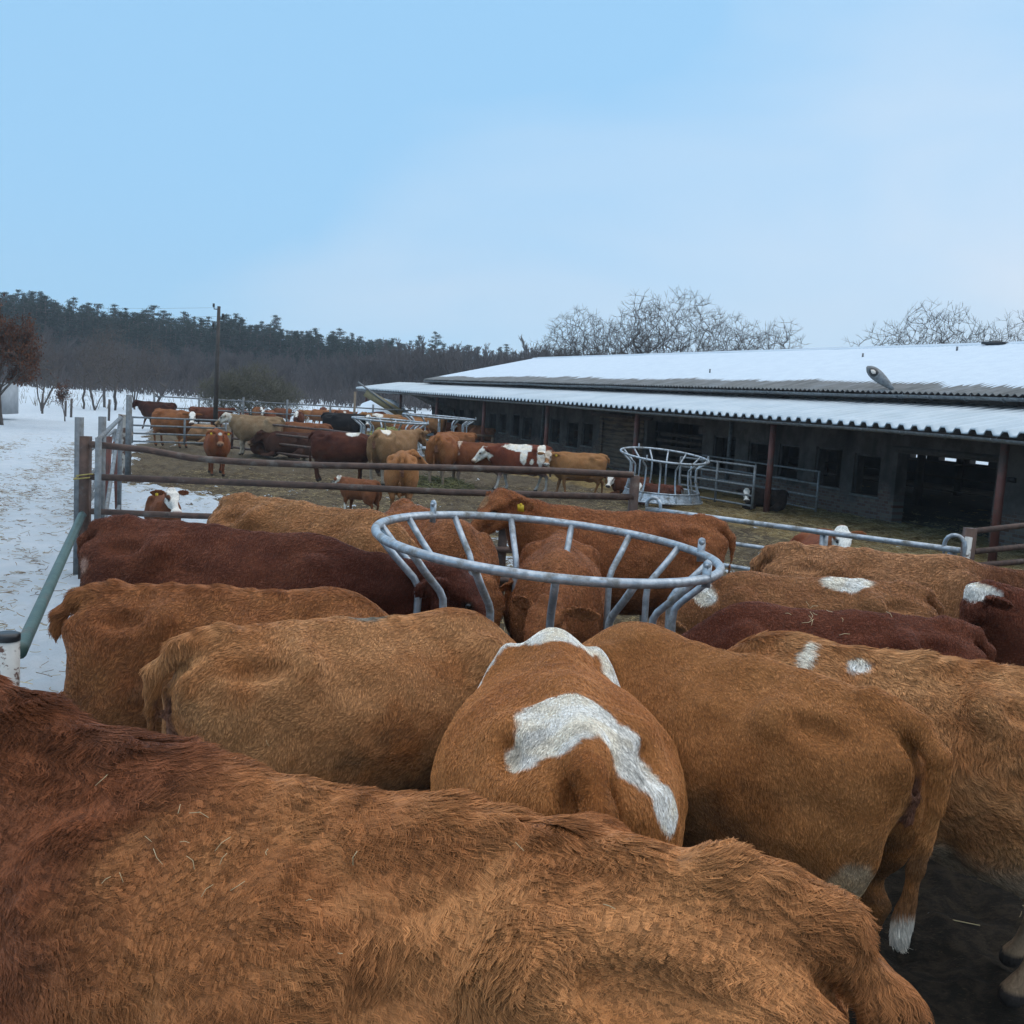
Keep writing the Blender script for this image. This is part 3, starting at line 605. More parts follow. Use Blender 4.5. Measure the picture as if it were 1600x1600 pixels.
# ------------------------------------------------------------------ utility pole, wires, trailer, snow heap
q=pz(329,690,0);q=np.array([-12.2,41.5,0]);tp=pd(333,478,41.5)
e=empty('utility_pole',(q[0],q[1],0));tag(e,'tall dark wooden utility pole behind the far cattle','pole')
mb=MB();mb.tube([(0,0,-.2),(0,0,2.5),(.02,0,tp[2])],[.10,.09,.065],10);mb.build('pole',noisy('tarred_pole_wood',(.03,.024,.02),(.055,.045,.038),4,bump=.2),e,True)
for k,z in enumerate((tp[2]-.12,tp[2]-.5,tp[2]-.9)):
    mb=MB();s_=1 if k%2 else -1;mb.tube([(0,0,z),(.17*s_,0,z),(.19*s_,0,z+.12)],.022,6);mb.tube([(.19*s_,0,z+.08),(.19*s_,0,z+.22)],.045,8);mb.build('insulator',BLACKP,e)
mb=MB()
for z in (tp[2]-.05,tp[2]-.4):
    A_=np.array([.1,0,z]);B_=np.array([-34,8,z+1.2]);mb.tube([A_+(B_-A_)*s-np.array([0,0,3.2*s*(1-s)]) for s in np.linspace(0,1,14)],.0035,3)
    continue
    B_=np.array([60,60,z+1.]);mb.tube([A_+(B_-A_)*s-np.array([0,0,5*s*(1-s)]) for s in np.linspace(0,1,14)],.0035,3)
mb.build('wire',BLACKP,e)
q=pd(2,650,44);e=empty('site_trailer',(q[0],q[1],0));tag(e,'grey and green trailer box standing in the snow at left edge','trailer')
mb=MB();mb.box((-1.0,0,.85),(2.6,1.8,1.3));mb.build('body',noisy('pale_grey_panel',(.30,.33,.36),(.38,.41,.44),3,bump=.05),e)
mb=MB();mb.box((.32,-.92,.85),(.09,.05,1.36));mb.box((-1.0,-.92,1.53),(2.6,.05,.06));mb.build('trim',mat('green_trim',(.02,.18,.09),.5)[0],e)
for x in (-.3,-1.6): mb=MB();mb.tube([(x,-.8,.2),(x,-.95,.2)],.2,14);mb.build('wheel',BLACKP,e)
# pile under snow beyond the lean-to, with its yellowish plank end
e=empty('clamp_heap',(-6.3,52.5,0));tag(e,'snow covered heap with slanting plank ends behind the lean-to','heap')
V=[];nx_=16;ny_=8
for j in range(ny_):
    for i in range(nx_):
        u=i/(nx_-1);v=j/(ny_-1);x=-1.9+u*4.9;V.append((x,v*4,max(.0,1.75*math.sin(min(1,u*1.25+.25)*math.pi)**.6*(.6+.4*math.sin(v*3.14)))+.05*math.sin(i*2.1+j)))
V=np.array(V);i=np.arange(ny_-1)[:,None]*nx_+np.arange(nx_-1)[None];qf=np.stack([i,i+1,i+nx_+1,i+nx_],-1).reshape(-1,4)
link('snow_cover',mesh_np('snow_cover',V,[qf],True),SNOW,e)
mb=MB();mb.beam((-1.5,-.15,2.0),(.4,-.15,1.0),.06,.42);mb.build('plank_panel',noisy('yellowish_planks',(.30,.25,.13),(.22,.18,.10),5,bump=.2),e)
mb=MB();mb.beam((.9,-.3,2.15),(3.0,-.3,1.25),.1,.35);mb.tube([(-1.9,-.2,2.5),(.2,-.2,1.1)],.05,6);mb.tube([(3.0,-.3,1.25),(3.3,-.3,.6)],.05,6);mb.build('metal_arm',GALVD,e)
gp('tall_stake',555,612,48,.10,noisy('pale_stake_wood',(.25,.19,.13),(.18,.13,.09),6),'pale wooden stake at the far end of the lean-to','stake')
mb=MB();q=pz(790,705,0)
for a_,b2 in (((0,0,-.1),(0,0,.62)),((1.35,.1,-.1),(1.35,.1,.62)),((-.04,0,.62),(1.39,.1,.62)),((0,0,.05),(1.35,.1,.05))): mb.beam(a_,b2,.09,.09)
o=mb.build('wooden_frame',WOOD,None,False,(q[0]-1.9,q[1]-1,0));tag(o,'small weathered wooden frame beside the barn wall windows','frame')
print('fences',time.time()-T0)
# ------------------------------------------------------------------ trees
def grow(seed,h,r0,levels=5,spread=.5,nb=3,shrink=.68,trunk=.28,up=.25,multi=1,twigr=.009,lean=0.,dens_=1.,droop=0):
    R_=random.Random(seed);seg=[]
    def br(p,d,L,r,l):
        k=3 if l<levels-1 else 2
        for i in range(k):
            d2=nrm(d+np.array([R_.gauss(0,.13),R_.gauss(0,.13),R_.gauss(0,.08)+up*.12-(droop*.1 if l>2 else 0)]))
            p2=p+d2*L/k;ra=r*(1-.5*i/k);rb=r*(1-.5*(i+1)/k);seg.append((p,p2,max(ra,twigr),max(rb,twigr*.8),l))
            if l<levels and (i>0 or l>0):
                for q in range(nb if i==k-1 else max(1,nb-1)):
                    if R_.random()>dens_: continue
                    az=R_.uniform(0,2*math.pi);sp=R_.uniform(.55,1.25)*spread
                    a=nrm(np.cross(d2,[R_.gauss(0,1),R_.gauss(0,1),R_.gauss(0,1)]));dd=nrm(d2*math.cos(sp)+a*math.sin(sp)+np.array([0,0,up*.25]))
                    br(p2,dd,L*shrink*R_.uniform(.75,1.15),rb*.62,l+1)
            p=p2;d=d2
    for m_ in range(multi):
        dd=nrm(np.array([R_.gauss(0,.16)*(multi>1)+lean,R_.gauss(0,.16)*(multi>1),1.]))
        br(np.array([R_.gauss(0,.25)*(multi>1),R_.gauss(0,.25)*(multi>1),-.1]),dd,h*trunk*(1 if m_==0 else R_.uniform(.6,1)),r0*(1 if m_==0 else .75),0)
    return seg
def segmesh(segs,name,n=4):
    A=np.array([s[0] for s in segs]);B=np.array([s[1] for s in segs]);ra=np.array([s[2] for s in segs]);rb=np.array([s[3] for s in segs])
    D=nrm(B-A);ref=np.where(np.abs(D[:,2:3])<.9,np.array([[0,0,1.]]),np.array([[1.,0,0]]));U=nrm(np.cross(D,ref));W=np.cross(D,U)
    th=np.arange(n)/n*2*np.pi;ring=U[:,None]*np.cos(th)[None,:,None]+W[:,None]*np.sin(th)[None,:,None]
    V=np.stack([A[:,None]+ring*ra[:,None,None],B[:,None]+ring*rb[:,None,None]],1).reshape(-1,3)
    i=np.arange(len(segs))[:,None]*2*n;j=np.arange(n)[None];q=np.stack([i+j,i+(j+1)%n,i+n+(j+1)%n,i+n+j],-1).reshape(-1,4)
    return mesh_np(name,V,[q])
def tree_meshes(segs,lv=1,n=4,key='t'):
    a=[s for s in segs if s[4]<=lv];b_=[s for s in segs if s[4]>lv]
    return segmesh(a,'trunk',6),segmesh(b_,'crown',3)
def put_tree(name,ms,mt,loc,sc,rz,label,group,cat='tree',mt2=None,zs=1.):
    e=empty(name,(loc[0],loc[1],0),rz);e.scale=(sc,sc,sc*zs);tag(e,label,cat,group)
    link('trunk',ms[0],mt,e);link('crown',ms[1],mt2 or mt,e);return e
def hgt(segs): return max(s[1][2] for s in segs)
def crown_tree(seed,h,crx,cz,crz,r0,n=900,step=.55,twig=.010,trunks=1,base=.12,fuzz=3):
    """limbs reach greedily for points filling a rounded crown; girth follows the number of tips carried"""
    R_=np.random.default_rng(seed);d=nrm(R_.normal(0,1,(n,3)));u=R_.random(n)[:,None]**.45
    pts=np.array([0,0,cz*h])+d*u*np.array([crx*h,crx*h,crz*h])*(1+.22*(vn(d*2.2+seed,seed)[:,None]-.5))
    pts=pts[pts[:,2]>base*h]
    pos=[np.array([0,0,-.1])];par=[-1]
    for t_ in range(trunks):
        p=np.array([R_.normal(0,.05),R_.normal(0,.05),-.1]);a=0
        tgt=np.array([R_.normal(0,.13)*(trunks>1)*h,R_.normal(0,.13)*(trunks>1)*h,(cz-crz*.55)*h])
        for k in range(1,6):
            pos.append(p+(tgt-p)*k/5+R_.normal(0,.05,3));par.append(a);a=len(pos)-1
    o=np.argsort(np.linalg.norm(pts-np.array([0,0,(cz-crz*.7)*h]),axis=1)+R_.normal(0,.25,len(pts)))
    P=np.zeros((40000,3));m=len(pos);P[:m]=pos
    dep=np.zeros(40000)
    for q in pts[o]:
        dv=P[:m]-q;dd=np.linalg.norm(dv,axis=1)+.75*np.maximum(P[:m,2]-q[2]+.1,0)
        b_=int(np.argmin(dd));L_=np.linalg.norm(P[b_]-q);k=max(1,int(L_/step));a=b_;A=P[b_].copy()
        for s_ in range(1,k+1):
            f=s_/k;pp_=A+(q-A)*f+np.array([0,0,-.07*L_*math.sin(math.pi*f)])+R_.normal(0,.016,3)
            P[m]=pp_;par.append(a);a=m;m+=1
    cnt=np.zeros(m)
    leaf=np.ones(m,bool)
    for k in range(1,m): leaf[par[k]]=False
    cnt[leaf]=1
    for k in range(m-1,0,-1): cnt[par[k]]+=cnt[k]
    rr=np.maximum(twig,r0*(cnt/cnt[0])**.46)
    segs=[]
    for k in range(1,m):
        big_=cnt[k]>cnt[0]*.06
        segs.append((P[par[k]],P[k],min(rr[par[k]],rr[k]*1.5),rr[k],0 if big_ else 3))
        if cnt[k]<5:
            D=nrm(P[k]-P[par[k]])
            for _ in range(fuzz):
                t=nrm(D+R_.normal(0,.38,3)+np.array([0,0,.22]));q0=P[k];q1=q0+t*R_.uniform(.25,.7);segs.append((q0,q1,twig*.8,twig*.55,3))
    return segs
big=[]
for sd,crx,cz,crz,n_,tr in ((3,.30,.62,.38,900,2),(11,.40,.60,.40,1100,3),(23,.24,.60,.40,650,2),(31,.38,.60,.42,1300,2),(47,.34,.52,.46,650,5)):
    sg=crown_tree(sd,11,crx,cz,crz,.17,n_,trunks=tr,twig=.0105,fuzz=4);big.append((tree_meshes(sg,1),hgt(sg)))
sg=crown_tree(77,4,.62,.52,.46,.12,900,step=.4,twig=.016,trunks=5,base=.05);bushy=(tree_meshes(sg,1),hgt(sg))
small=[]
for k in range(6):
    sg=crown_tree(100+k,9,.20+.03*(k%3),.60,.38,.14,260,trunks=1+k%3,twig=.014);small.append((tree_meshes(sg,0),hgt(sg)))
    print('small',len(sg),hgt(sg))
print('trees grown',time.time()-T0)
GT='bare trees standing behind the barn'
bt=[(905,487,84,0,'leftmost round crowned bare tree behind the barn roof end'),(968,500,80,1,'low spreading bare tree second from left behind the barn'),(1005,463,82,2,'tall bare tree left of the highest crown behind the barn'),(1070,459,84,3,'highest and widest bare tree behind the barn'),(1150,497,90,0,'slender bare tree right of the highest crown'),
 (1180,512,76,4,'scrubby upright bare tree between two larger ones behind the roof'),(1225,507,78,2,'brushy bare tree at the right of the main clump'),(1378,511,86,4,'small squat bare tree alone above the middle of the roof'),(1470,478,80,1,'wide forked bare tree above the right part of the roof'),(1600,497,78,3,'bare tree cut by the right edge of the picture'),
 (872,520,95,4,'short bare tree left of the first round crown')]
for k,(x,yt,Yd,v,lb) in enumerate(bt):
    p=pd(x,yt,Yd);ms,hh=big[v];sc=(p[2]+.7)/hh;e=put_tree('bare_tree',ms,BARKG,p,sc,k*2.3,lb,GT)
# trees on the snow between yard and forest
GM='bare trees along the snowy field edge'
mt_=[(165,500,632,0,'dark bare tree leaning at the middle of the row'),(150,520,640,5,'thick dark upright bare tree in the row'),(182,505,640,4,'many stemmed bare tree beside the thick upright one'),(66,505,641,2,'thin pale bare tree left of the sapling'),(132,520,638,3,'three stemmed bare tree bending to the left'),(240,520,628,1,'bare tree straight above the dark bull'),(212,530,628,2,'faint bare tree left of the dark bull')]
for k,(x,yt,yb,v,lb) in enumerate(mt_):
    q=pz(x,yb,0);Yd=min(q[1],66);p=pd(x,yt,Yd);ms,hh=small[v];put_tree('bare_tree',ms,BARK,(p[0],Yd),p[2]/hh,k*1.7,lb,GM)
# bushy willow right of the pole
for k,(x,yt,Yd,lb) in enumerate(((395,560,58,'broad olive brown bushy tree right of the utility pole'),(352,575,58,'rounded olive brown bush just right of the pole'),(440,588,60,'low olive bush right of the broad bushy tree'))):
    p=pd(x,yt,Yd);ms,hh=bushy;e=put_tree('bushy_tree',ms,noisy('olive_twigs',(.075,.068,.045),(.11,.10,.06),3,bump=0) if k==0 else bpy.data.materials['olive_twigs'],p,p[2]/hh,k*1.1,lb,'olive bushes by the utility pole',zs=1.0);pass
# leafy oak at the left edge
def leafcloud(segs,n,size,seed,name='leaves',lv=3):
    R_=np.random.default_rng(seed);tips=np.array([s[1] for s in segs if s[4]>=lv]);c=tips[R_.integers(0,len(tips),n)]+R_.normal(0,size*1.3,(n,3))
    d1=nrm(R_.normal(0,1,(n,3)));d2=nrm(np.cross(d1,R_.normal(0,1,(n,3))));s=size*R_.uniform(.5,1.2,(n,1))
    V=np.stack([c-d1*s,c+d2*s*.6,c+d1*s,c-d2*s*.6],1).reshape(-1,3);return mesh_np(name,V,[np.arange(4*n).reshape(-1,4)])
sg=grow(202,9,.2,5,.6,3,.7,.28,.15,1,.02,dens_=.75);lm=leafcloud(sg,9000,.085,5);ms=tree_meshes(sg,1);hh=hgt(sg)
for k,(x,yt,Yd,lb) in enumerate(((2,478,40,'oak with withered red brown leaves at the left edge'),(-70,440,42,'second oak with withered brown leaves beyond the left edge'))):
    p=pd(x,yt,Yd);e=put_tree('oak_tree',ms,BARK,p,p[2]/hh,k*2.+.6,lb,'oaks with withered leaves');l_=link('leaves',lm,OAKL,e);e.scale=(e.scale[0]*.8,e.scale[1]*.8,e.scale[2])
sg=grow(203,3,.05,3,.6,3,.7,.4,.2,1,.012);lm=leafcloud(sg,500,.07,6,lv=1);ms=tree_meshes(sg,0)
p=pd(102,592,46);e=put_tree('sapling',ms,BARK,p,p[2]/hgt(sg),0,'young oak sapling with a few brown leaves in the snow','saplings');link('leaves',lm,OAKL,e)
# pines of the far wood
def pine(seed):
    R_=np.random.default_rng(seed);h=15.;seg=[(np.array([0,0,-.2]),np.array([.1,0,h*.5]),.20,.15,0),(np.array([.1,0,h*.5]),np.array([0,.1,h*.98]),.15,.04,0)]
    Vq=[];nl=17+3*(seed%3)
    cb=R_.uniform(.28,.5)*h
    for k in range(nl):
        f=k/(nl-1);z=cb+(h*.99-cb)*f;rad=(2.7*(1-f)**.85+.10 if seed%2 else 2.7*math.sqrt(max(.02,1-f*f))*(.55+.45*f))*R_.uniform(.45,1.3)
        for q in range(2 if f>.8 else 3):
            a=R_.uniform(0,2*np.pi);tip=np.array([math.cos(a)*rad,math.sin(a)*rad,z+.25*rad*R_.uniform(-.6,.9)]);seg.append((np.array([0,0,z-.2]),tip,.05,.02,1))
            n=78;s=R_.uniform(.2,1.08,n)[:,None];c=np.array([0,0,z])*(1-s)+tip*s+R_.normal(0,.24,(n,3))*np.array([1,1,.55]);
            d1=nrm(R_.normal(0,1,(n,3))+np.array([0,0,.7]));d2=nrm(np.cross(d1,R_.normal(0,1,(n,3))));sz=R_.uniform(.08,.24,(n,1))*(1-.45*f)
            Vq.append(np.stack([c-d1*sz,c+d2*sz*.6,c+d1*sz,c-d2*sz*.6],1).reshape(-1,3))
    for k in range(14):
        z=R_.uniform(.15*h,cb);a=R_.uniform(0,6.28);seg.append((np.array([0,0,z]),np.array([math.cos(a)*1.1,math.sin(a)*1.1,z+.1]),.03,.015,1))
    V=np.concatenate(Vq);return segmesh(seg,'trunk',4),mesh_np('crown',V,[np.arange(len(V)).reshape(-1,4)])
pines=[pine(300+k) for k in range(6)]
brush=[]
for k in range(6):
    sg=grow(400+k,11,.12,4,.36,3,.62,.38,.55,1+k%3,.035,dens_=.75);brush.append((tree_meshes(sg,0),hgt(sg)))
PB=noisy('pine_trunk_bark',(.10,.07,.055),(.16,.11,.09),3,bump=0)
# tree line measured along the picture: x, y of the tops
tl=[(-120,455),(0,468),(45,464),(100,478),(150,488),(210,492),(260,500),(320,503),(380,505),(440,515),(520,523),(600,531),(640,532),(700,540),(760,545),(840,547),(900,552),(960,556)]
tx_=np.array([a for a,_ in tl]);ty_=np.array([b_ for _,b_ in tl])
kk=0
for row,(Yb,dx) in enumerate(((183,8),(195,8.5),(208,9.5))):
    x=-130.+row*4
    while x<(640 if row<2 else 900):
        Yd=Yb+rng.uniform(-4,4);yt=np.interp(x,tx_,ty_)+rng.normal(0,7.5)+(5 if row==0 else 0)
        if x>560: yt+=2
        p=pd(x,yt,Yd);ms=pines[kk%6];sc=p[2]/15.
        e=put_tree('pine_tree',ms,PB,(p[0],Yd),sc*1.0,rng.uniform(0,6.28),'dark green pine in the far wood behind the snowy field','pines of the far wood',mt2=NEED);wx=rng.uniform(.9,1.5);e.scale=(sc*wx,sc*wx,sc);kk+=1
        x+=dx*rng.uniform(.7,1.4)*(1 if x<450 else 1.15)
print('pines',kk)
kk=0
for row,(Yb,dx,dy) in enumerate(((118,19,84),(140,16,74),(160,13,62),(175,11,50))):
    x=-120.+row*5
    while x<960:
        Yd=Yb+rng.uniform(-8,8);bd=np.interp(x,[0,500,650,900],[dy,dy*.72,4,-2 if row>1 else 8]);yt=np.interp(x,tx_,ty_)+bd+rng.normal(0,8)
        p=pd(x,yt,Yd);ms,hh=brush[kk%6];mt1=BIRCH if rng.random()<.10 else BARKF
        put_tree('far_bare_tree',ms,mt1,(p[0],Yd),p[2]/hh,rng.uniform(0,6.28),'pale stemmed birch among the bare trees before the pines' if mt1 is BIRCH else 'grey brown bare tree at the foot of the far wood','birches before the pines' if mt1 is BIRCH else 'bare trees at the foot of the far wood');kk+=1
        x+=dx*rng.uniform(.6,1.4)
print('brush',kk,time.time()-T0)
# undergrowth that reads as one mass
sg=[]
R_=np.random.default_rng(9)
for k in range(9000):
    x=R_.uniform(-160,1000);Yd=R_.uniform(112,215);q=ray(x,600);xx=q[0]*Yd/q[1];h_=R_.uniform(1.2,3.6)*(1+.8*(Yd>150));a=R_.normal(0,.35,2)
    A=np.array([xx,Yd,-.1]);sg.append((A,A+np.array([a[0]*h_,a[1]*h_,h_]),.055,.02,0));
    if k%3==0: sg.append((A+np.array([0,0,h_*.4]),A+np.array([a[0]*h_+R_.normal(0,.6),a[1]*h_,h_*1.05]),.04,.02,0))
o=link('undergrowth',segmesh(sg,'undergrowth',3),BARKF);tag(o,'tangled grey brown undergrowth along the foot of the far wood','undergrowth',kind='stuff')
sg=[]
for k in range(700):
    x=R_.uniform(-80,640);Yd=R_.choice([64,74,92])+R_.normal(0,1.6);q=ray(x,600);xx=q[0]*Yd/q[1];h_=R_.uniform(.2,.6);a=R_.normal(0,.3,2)
    A=np.array([xx,Yd,-.05]);sg.append((A,A+np.array([a[0]*h_,a[1]*h_,h_]),.015,.008,0))
o=link('dry_grass',segmesh(sg,'dry_grass',3),noisy('dry_grass_stems',(.12,.09,.06),(.18,.14,.09),3,bump=0));tag(o,'dry brown grass tufts poking through the snow field','grass',kind='stuff')
# thin winter air
mb=MB();mb.box((0,180,19.5),(780,420,43.5));hz=mb.build('haze',None);tag(hz,'thin cold haze greying the far wood','haze',kind='stuff')
hm=bpy.data.materials.new('haze');hm.use_nodes=True;hm.node_tree.nodes.clear();ho=hm.node_tree.nodes.new('ShaderNodeOutputMaterial');hv=hm.node_tree.nodes.new('ShaderNodeVolumePrincipled')
hv.inputs['Color'].default_value=(.80,.90,1.0,1);hv.inputs['Density'].default_value=.0006;hm.node_tree.links.new(hv.outputs[0],ho.inputs['Volume']);hz.data.materials.append(hm)
print('struct',time.time()-T0)
# ------------------------------------------------------------------ cattle: one smooth body grown from a distance field
class Field:
    def __init__(s,lo,hi,h):
        s.lo=np.array(lo,float);s.h=h;s.n=np.ceil((np.array(hi)-s.lo)/h).astype(int)+1
        s.ax=[s.lo[i]+h*np.arange(s.n[i]) for i in range(3)]
        s.F=np.full(s.n,.6,dtype=np.float32)
    def _sl(s,lo,hi):
        r=[]
        for i in range(3):
            a=max(0,int((lo[i]-s.lo[i])/s.h));b=min(s.n[i],int((hi[i]-s.lo[i])/s.h)+2)
            if b<=a: return None
            r.append(slice(a,b))
        return tuple(r)
    def _g(s,sl): return s.ax[0][sl[0]][:,None,None],s.ax[1][sl[1]][None,:,None],s.ax[2][sl[2]][None,None,:]
    def _mix(s,sl,d,k,sub=False):
        a=s.F[sl]
        if sub:
            h=np.clip(.5-.5*(a+d)/k,0,1); s.F[sl]=a*(1-h)-d*h+k*h*(1-h)
        else:
            h=np.clip(.5+.5*(a-d)/k,0,1); s.F[sl]=a*(1-h)+d*h-k*h*(1-h)
    def cone(s,a,b,r1,r2=None,k=.06,sub=False):
        a=np.asarray(a,float);b=np.asarray(b,float);r2=r1 if r2 is None else r2
        m=max(r1,r2)+k+2*s.h
        sl=s._sl(np.minimum(a,b)-m,np.maximum(a,b)+m)
        if sl is None: return
        x,y,z=s._g(sl);ab=b-a;l2=ab@ab+1e-9
        t=np.clip(((x-a[0])*ab[0]+(y-a[1])*ab[1]+(z-a[2])*ab[2])/l2,0,1)
        d=np.sqrt((x-a[0]-t*ab[0])**2+(y-a[1]-t*ab[1])**2+(z-a[2]-t*ab[2])**2)-(r1+(r2-r1)*t)
        s._mix(sl,d,k,sub)
    def ell(s,c,r,k=.08,R=None,sub=False):
        c=np.asarray(c,float);r=np.asarray(r,float)
        m=(max(r) if R is not None else r)+k+2*s.h
        sl=s._sl(c-m,c+m)
        if sl is None: return
        x,y,z=s._g(sl);x=x-c[0];y=y-c[1];z=z-c[2]
        if R is not None:
            x,y,z=(R[0][0]*x+R[0][1]*y+R[0][2]*z,R[1][0]*x+R[1][1]*y+R[1][2]*z,R[2][0]*x+R[2][1]*y+R[2][2]*z)
        k0=np.sqrt((x/r[0])**2+(y/r[1])**2+(z/r[2])**2)+1e-6
        k1=np.sqrt((x/r[0]**2)**2+(y/r[1]**2)**2+(z/r[2]**2)**2)+1e-6
        s._mix(sl,k0*(k0-1)/k1,k,sub)
    def mesh(s):
        F=s.F;lo,h=s.lo,s.h;ins=F<0
        nx,ny,nz=F.shape
        acc=np.zeros((nx-1,ny-1,nz-1,3),dtype=np.float32);cnt=np.zeros((nx-1,ny-1,nz-1),dtype=np.float32)
        faces=[]
        edges=[]
        for ax in range(3):
            s0=[slice(None)]*3;s1=[slice(None)]*3;s0[ax]=slice(0,-1);s1[ax]=slice(1,None)
            a=F[tuple(s0)];b=F[tuple(s1)];c=(ins[tuple(s0)]!=ins[tuple(s1)])
            idx=np.argwhere(c)
            va=a[c];vb=b[c];t=va/(va-vb)
            pos=idx.astype(np.float32);pos[:,ax]+=t
            o1,o2=[i for i in range(3) if i!=ax]
            for d1 in (0,-1):
                for d2 in (0,-1):
                    ci=idx.copy();ci[:,o1]+=d1;ci[:,o2]+=d2
                    ok=np.all((ci>=0)&(ci<np.array(cnt.shape)),1)
                    cc=ci[ok];lin=np.ravel_multi_index(cc.T,cnt.shape)
                    cnt.reshape(-1)[:]+=np.bincount(lin,minlength=cnt.size).astype(np.float32)
                    for q in range(3): acc.reshape(-1,3)[:,q]+=np.bincount(lin,weights=pos[ok][:,q],minlength=cnt.size).astype(np.float32)
            edges.append((ax,idx,va<0,o1,o2))
        m=cnt>0;vid=-np.ones(cnt.shape,dtype=np.int64);vid[m]=np.arange(m.sum())
        V=acc[m]/cnt[m][:,None]*h+lo
        for ax,idx,inside,o1,o2 in edges:
            ok=(idx[:,o1]>0)&(idx[:,o2]>0)&(idx[:,o1]<cnt.shape[o1])&(idx[:,o2]<cnt.shape[o2])
            idx=idx[ok];ins_=inside[ok]
            def g(d1,d2):
                c=idx.copy();c[:,o1]+=d1;c[:,o2]+=d2;return vid[c[:,0],c[:,1],c[:,2]]
            q=np.stack([g(-1,-1),g(0,-1),g(0,0),g(-1,0)],1)
            flip=ins_ if ax!=1 else ~ins_
            q[~flip]=q[~flip][:,::-1]
            faces.append(q)
        Fq=np.concatenate(faces)
        return V.astype(np.float64),Fq
def relax(V,F,it=2,lam=.5):
    e=np.concatenate([F[:,[0,1]],F[:,[1,2]],F[:,[2,3]],F[:,[3,0]]]);n=len(V)
    for _ in range(it):
        for l in (lam,-lam*.9):
            s=np.stack([np.bincount(e[:,0],weights=V[e[:,1],q],minlength=n)+np.bincount(e[:,1],weights=V[e[:,0],q],minlength=n) for q in range(3)],1)
            c=np.bincount(e[:,0],minlength=n)+np.bincount(e[:,1],minlength=n)
            V=V+l*(s/np.maximum(c,1)[:,None]-V)
    return V
def vnormals(V,F):
    a,b,c,d=(V[F[:,i]] for i in range(4));fn=np.cross(c-a,d-b)
    n=np.stack([sum(np.bincount(F[:,i],weights=fn[:,q],minlength=len(V)) for i in range(4)) for q in range(3)],1)
    return nrm(n)
POSE={'feed':((1.02,0,.98),(.50,0,-.86)),'level':((1.14,0,1.34),(.78,0,-.62)),'up':((1.02,0,1.56),(.92,0,-.38)),
 'graze':((1.02,0,.72),(.28,0,-.96)),'left':((1.0,.26,1.30),(.10,.82,-.56)),'right':((1.0,-.26,1.30),(.10,-.82,-.56)),
 'halfleft':((1.1,.14,1.28),(.5,.6,-.62)),'halfright':((1.1,-.14,1.28),(.5,-.6,-.62)),'front':((1.12,0,1.22),(.62,0,-.78)),
 'feedleft':((1.0,.16,1.0),(.42,.42,-.80)),'feedright':((1.0,-.16,1.0),(.42,-.42,-.80)),'alert':((.96,-.04,1.47),(.74,-.2,-.64))}
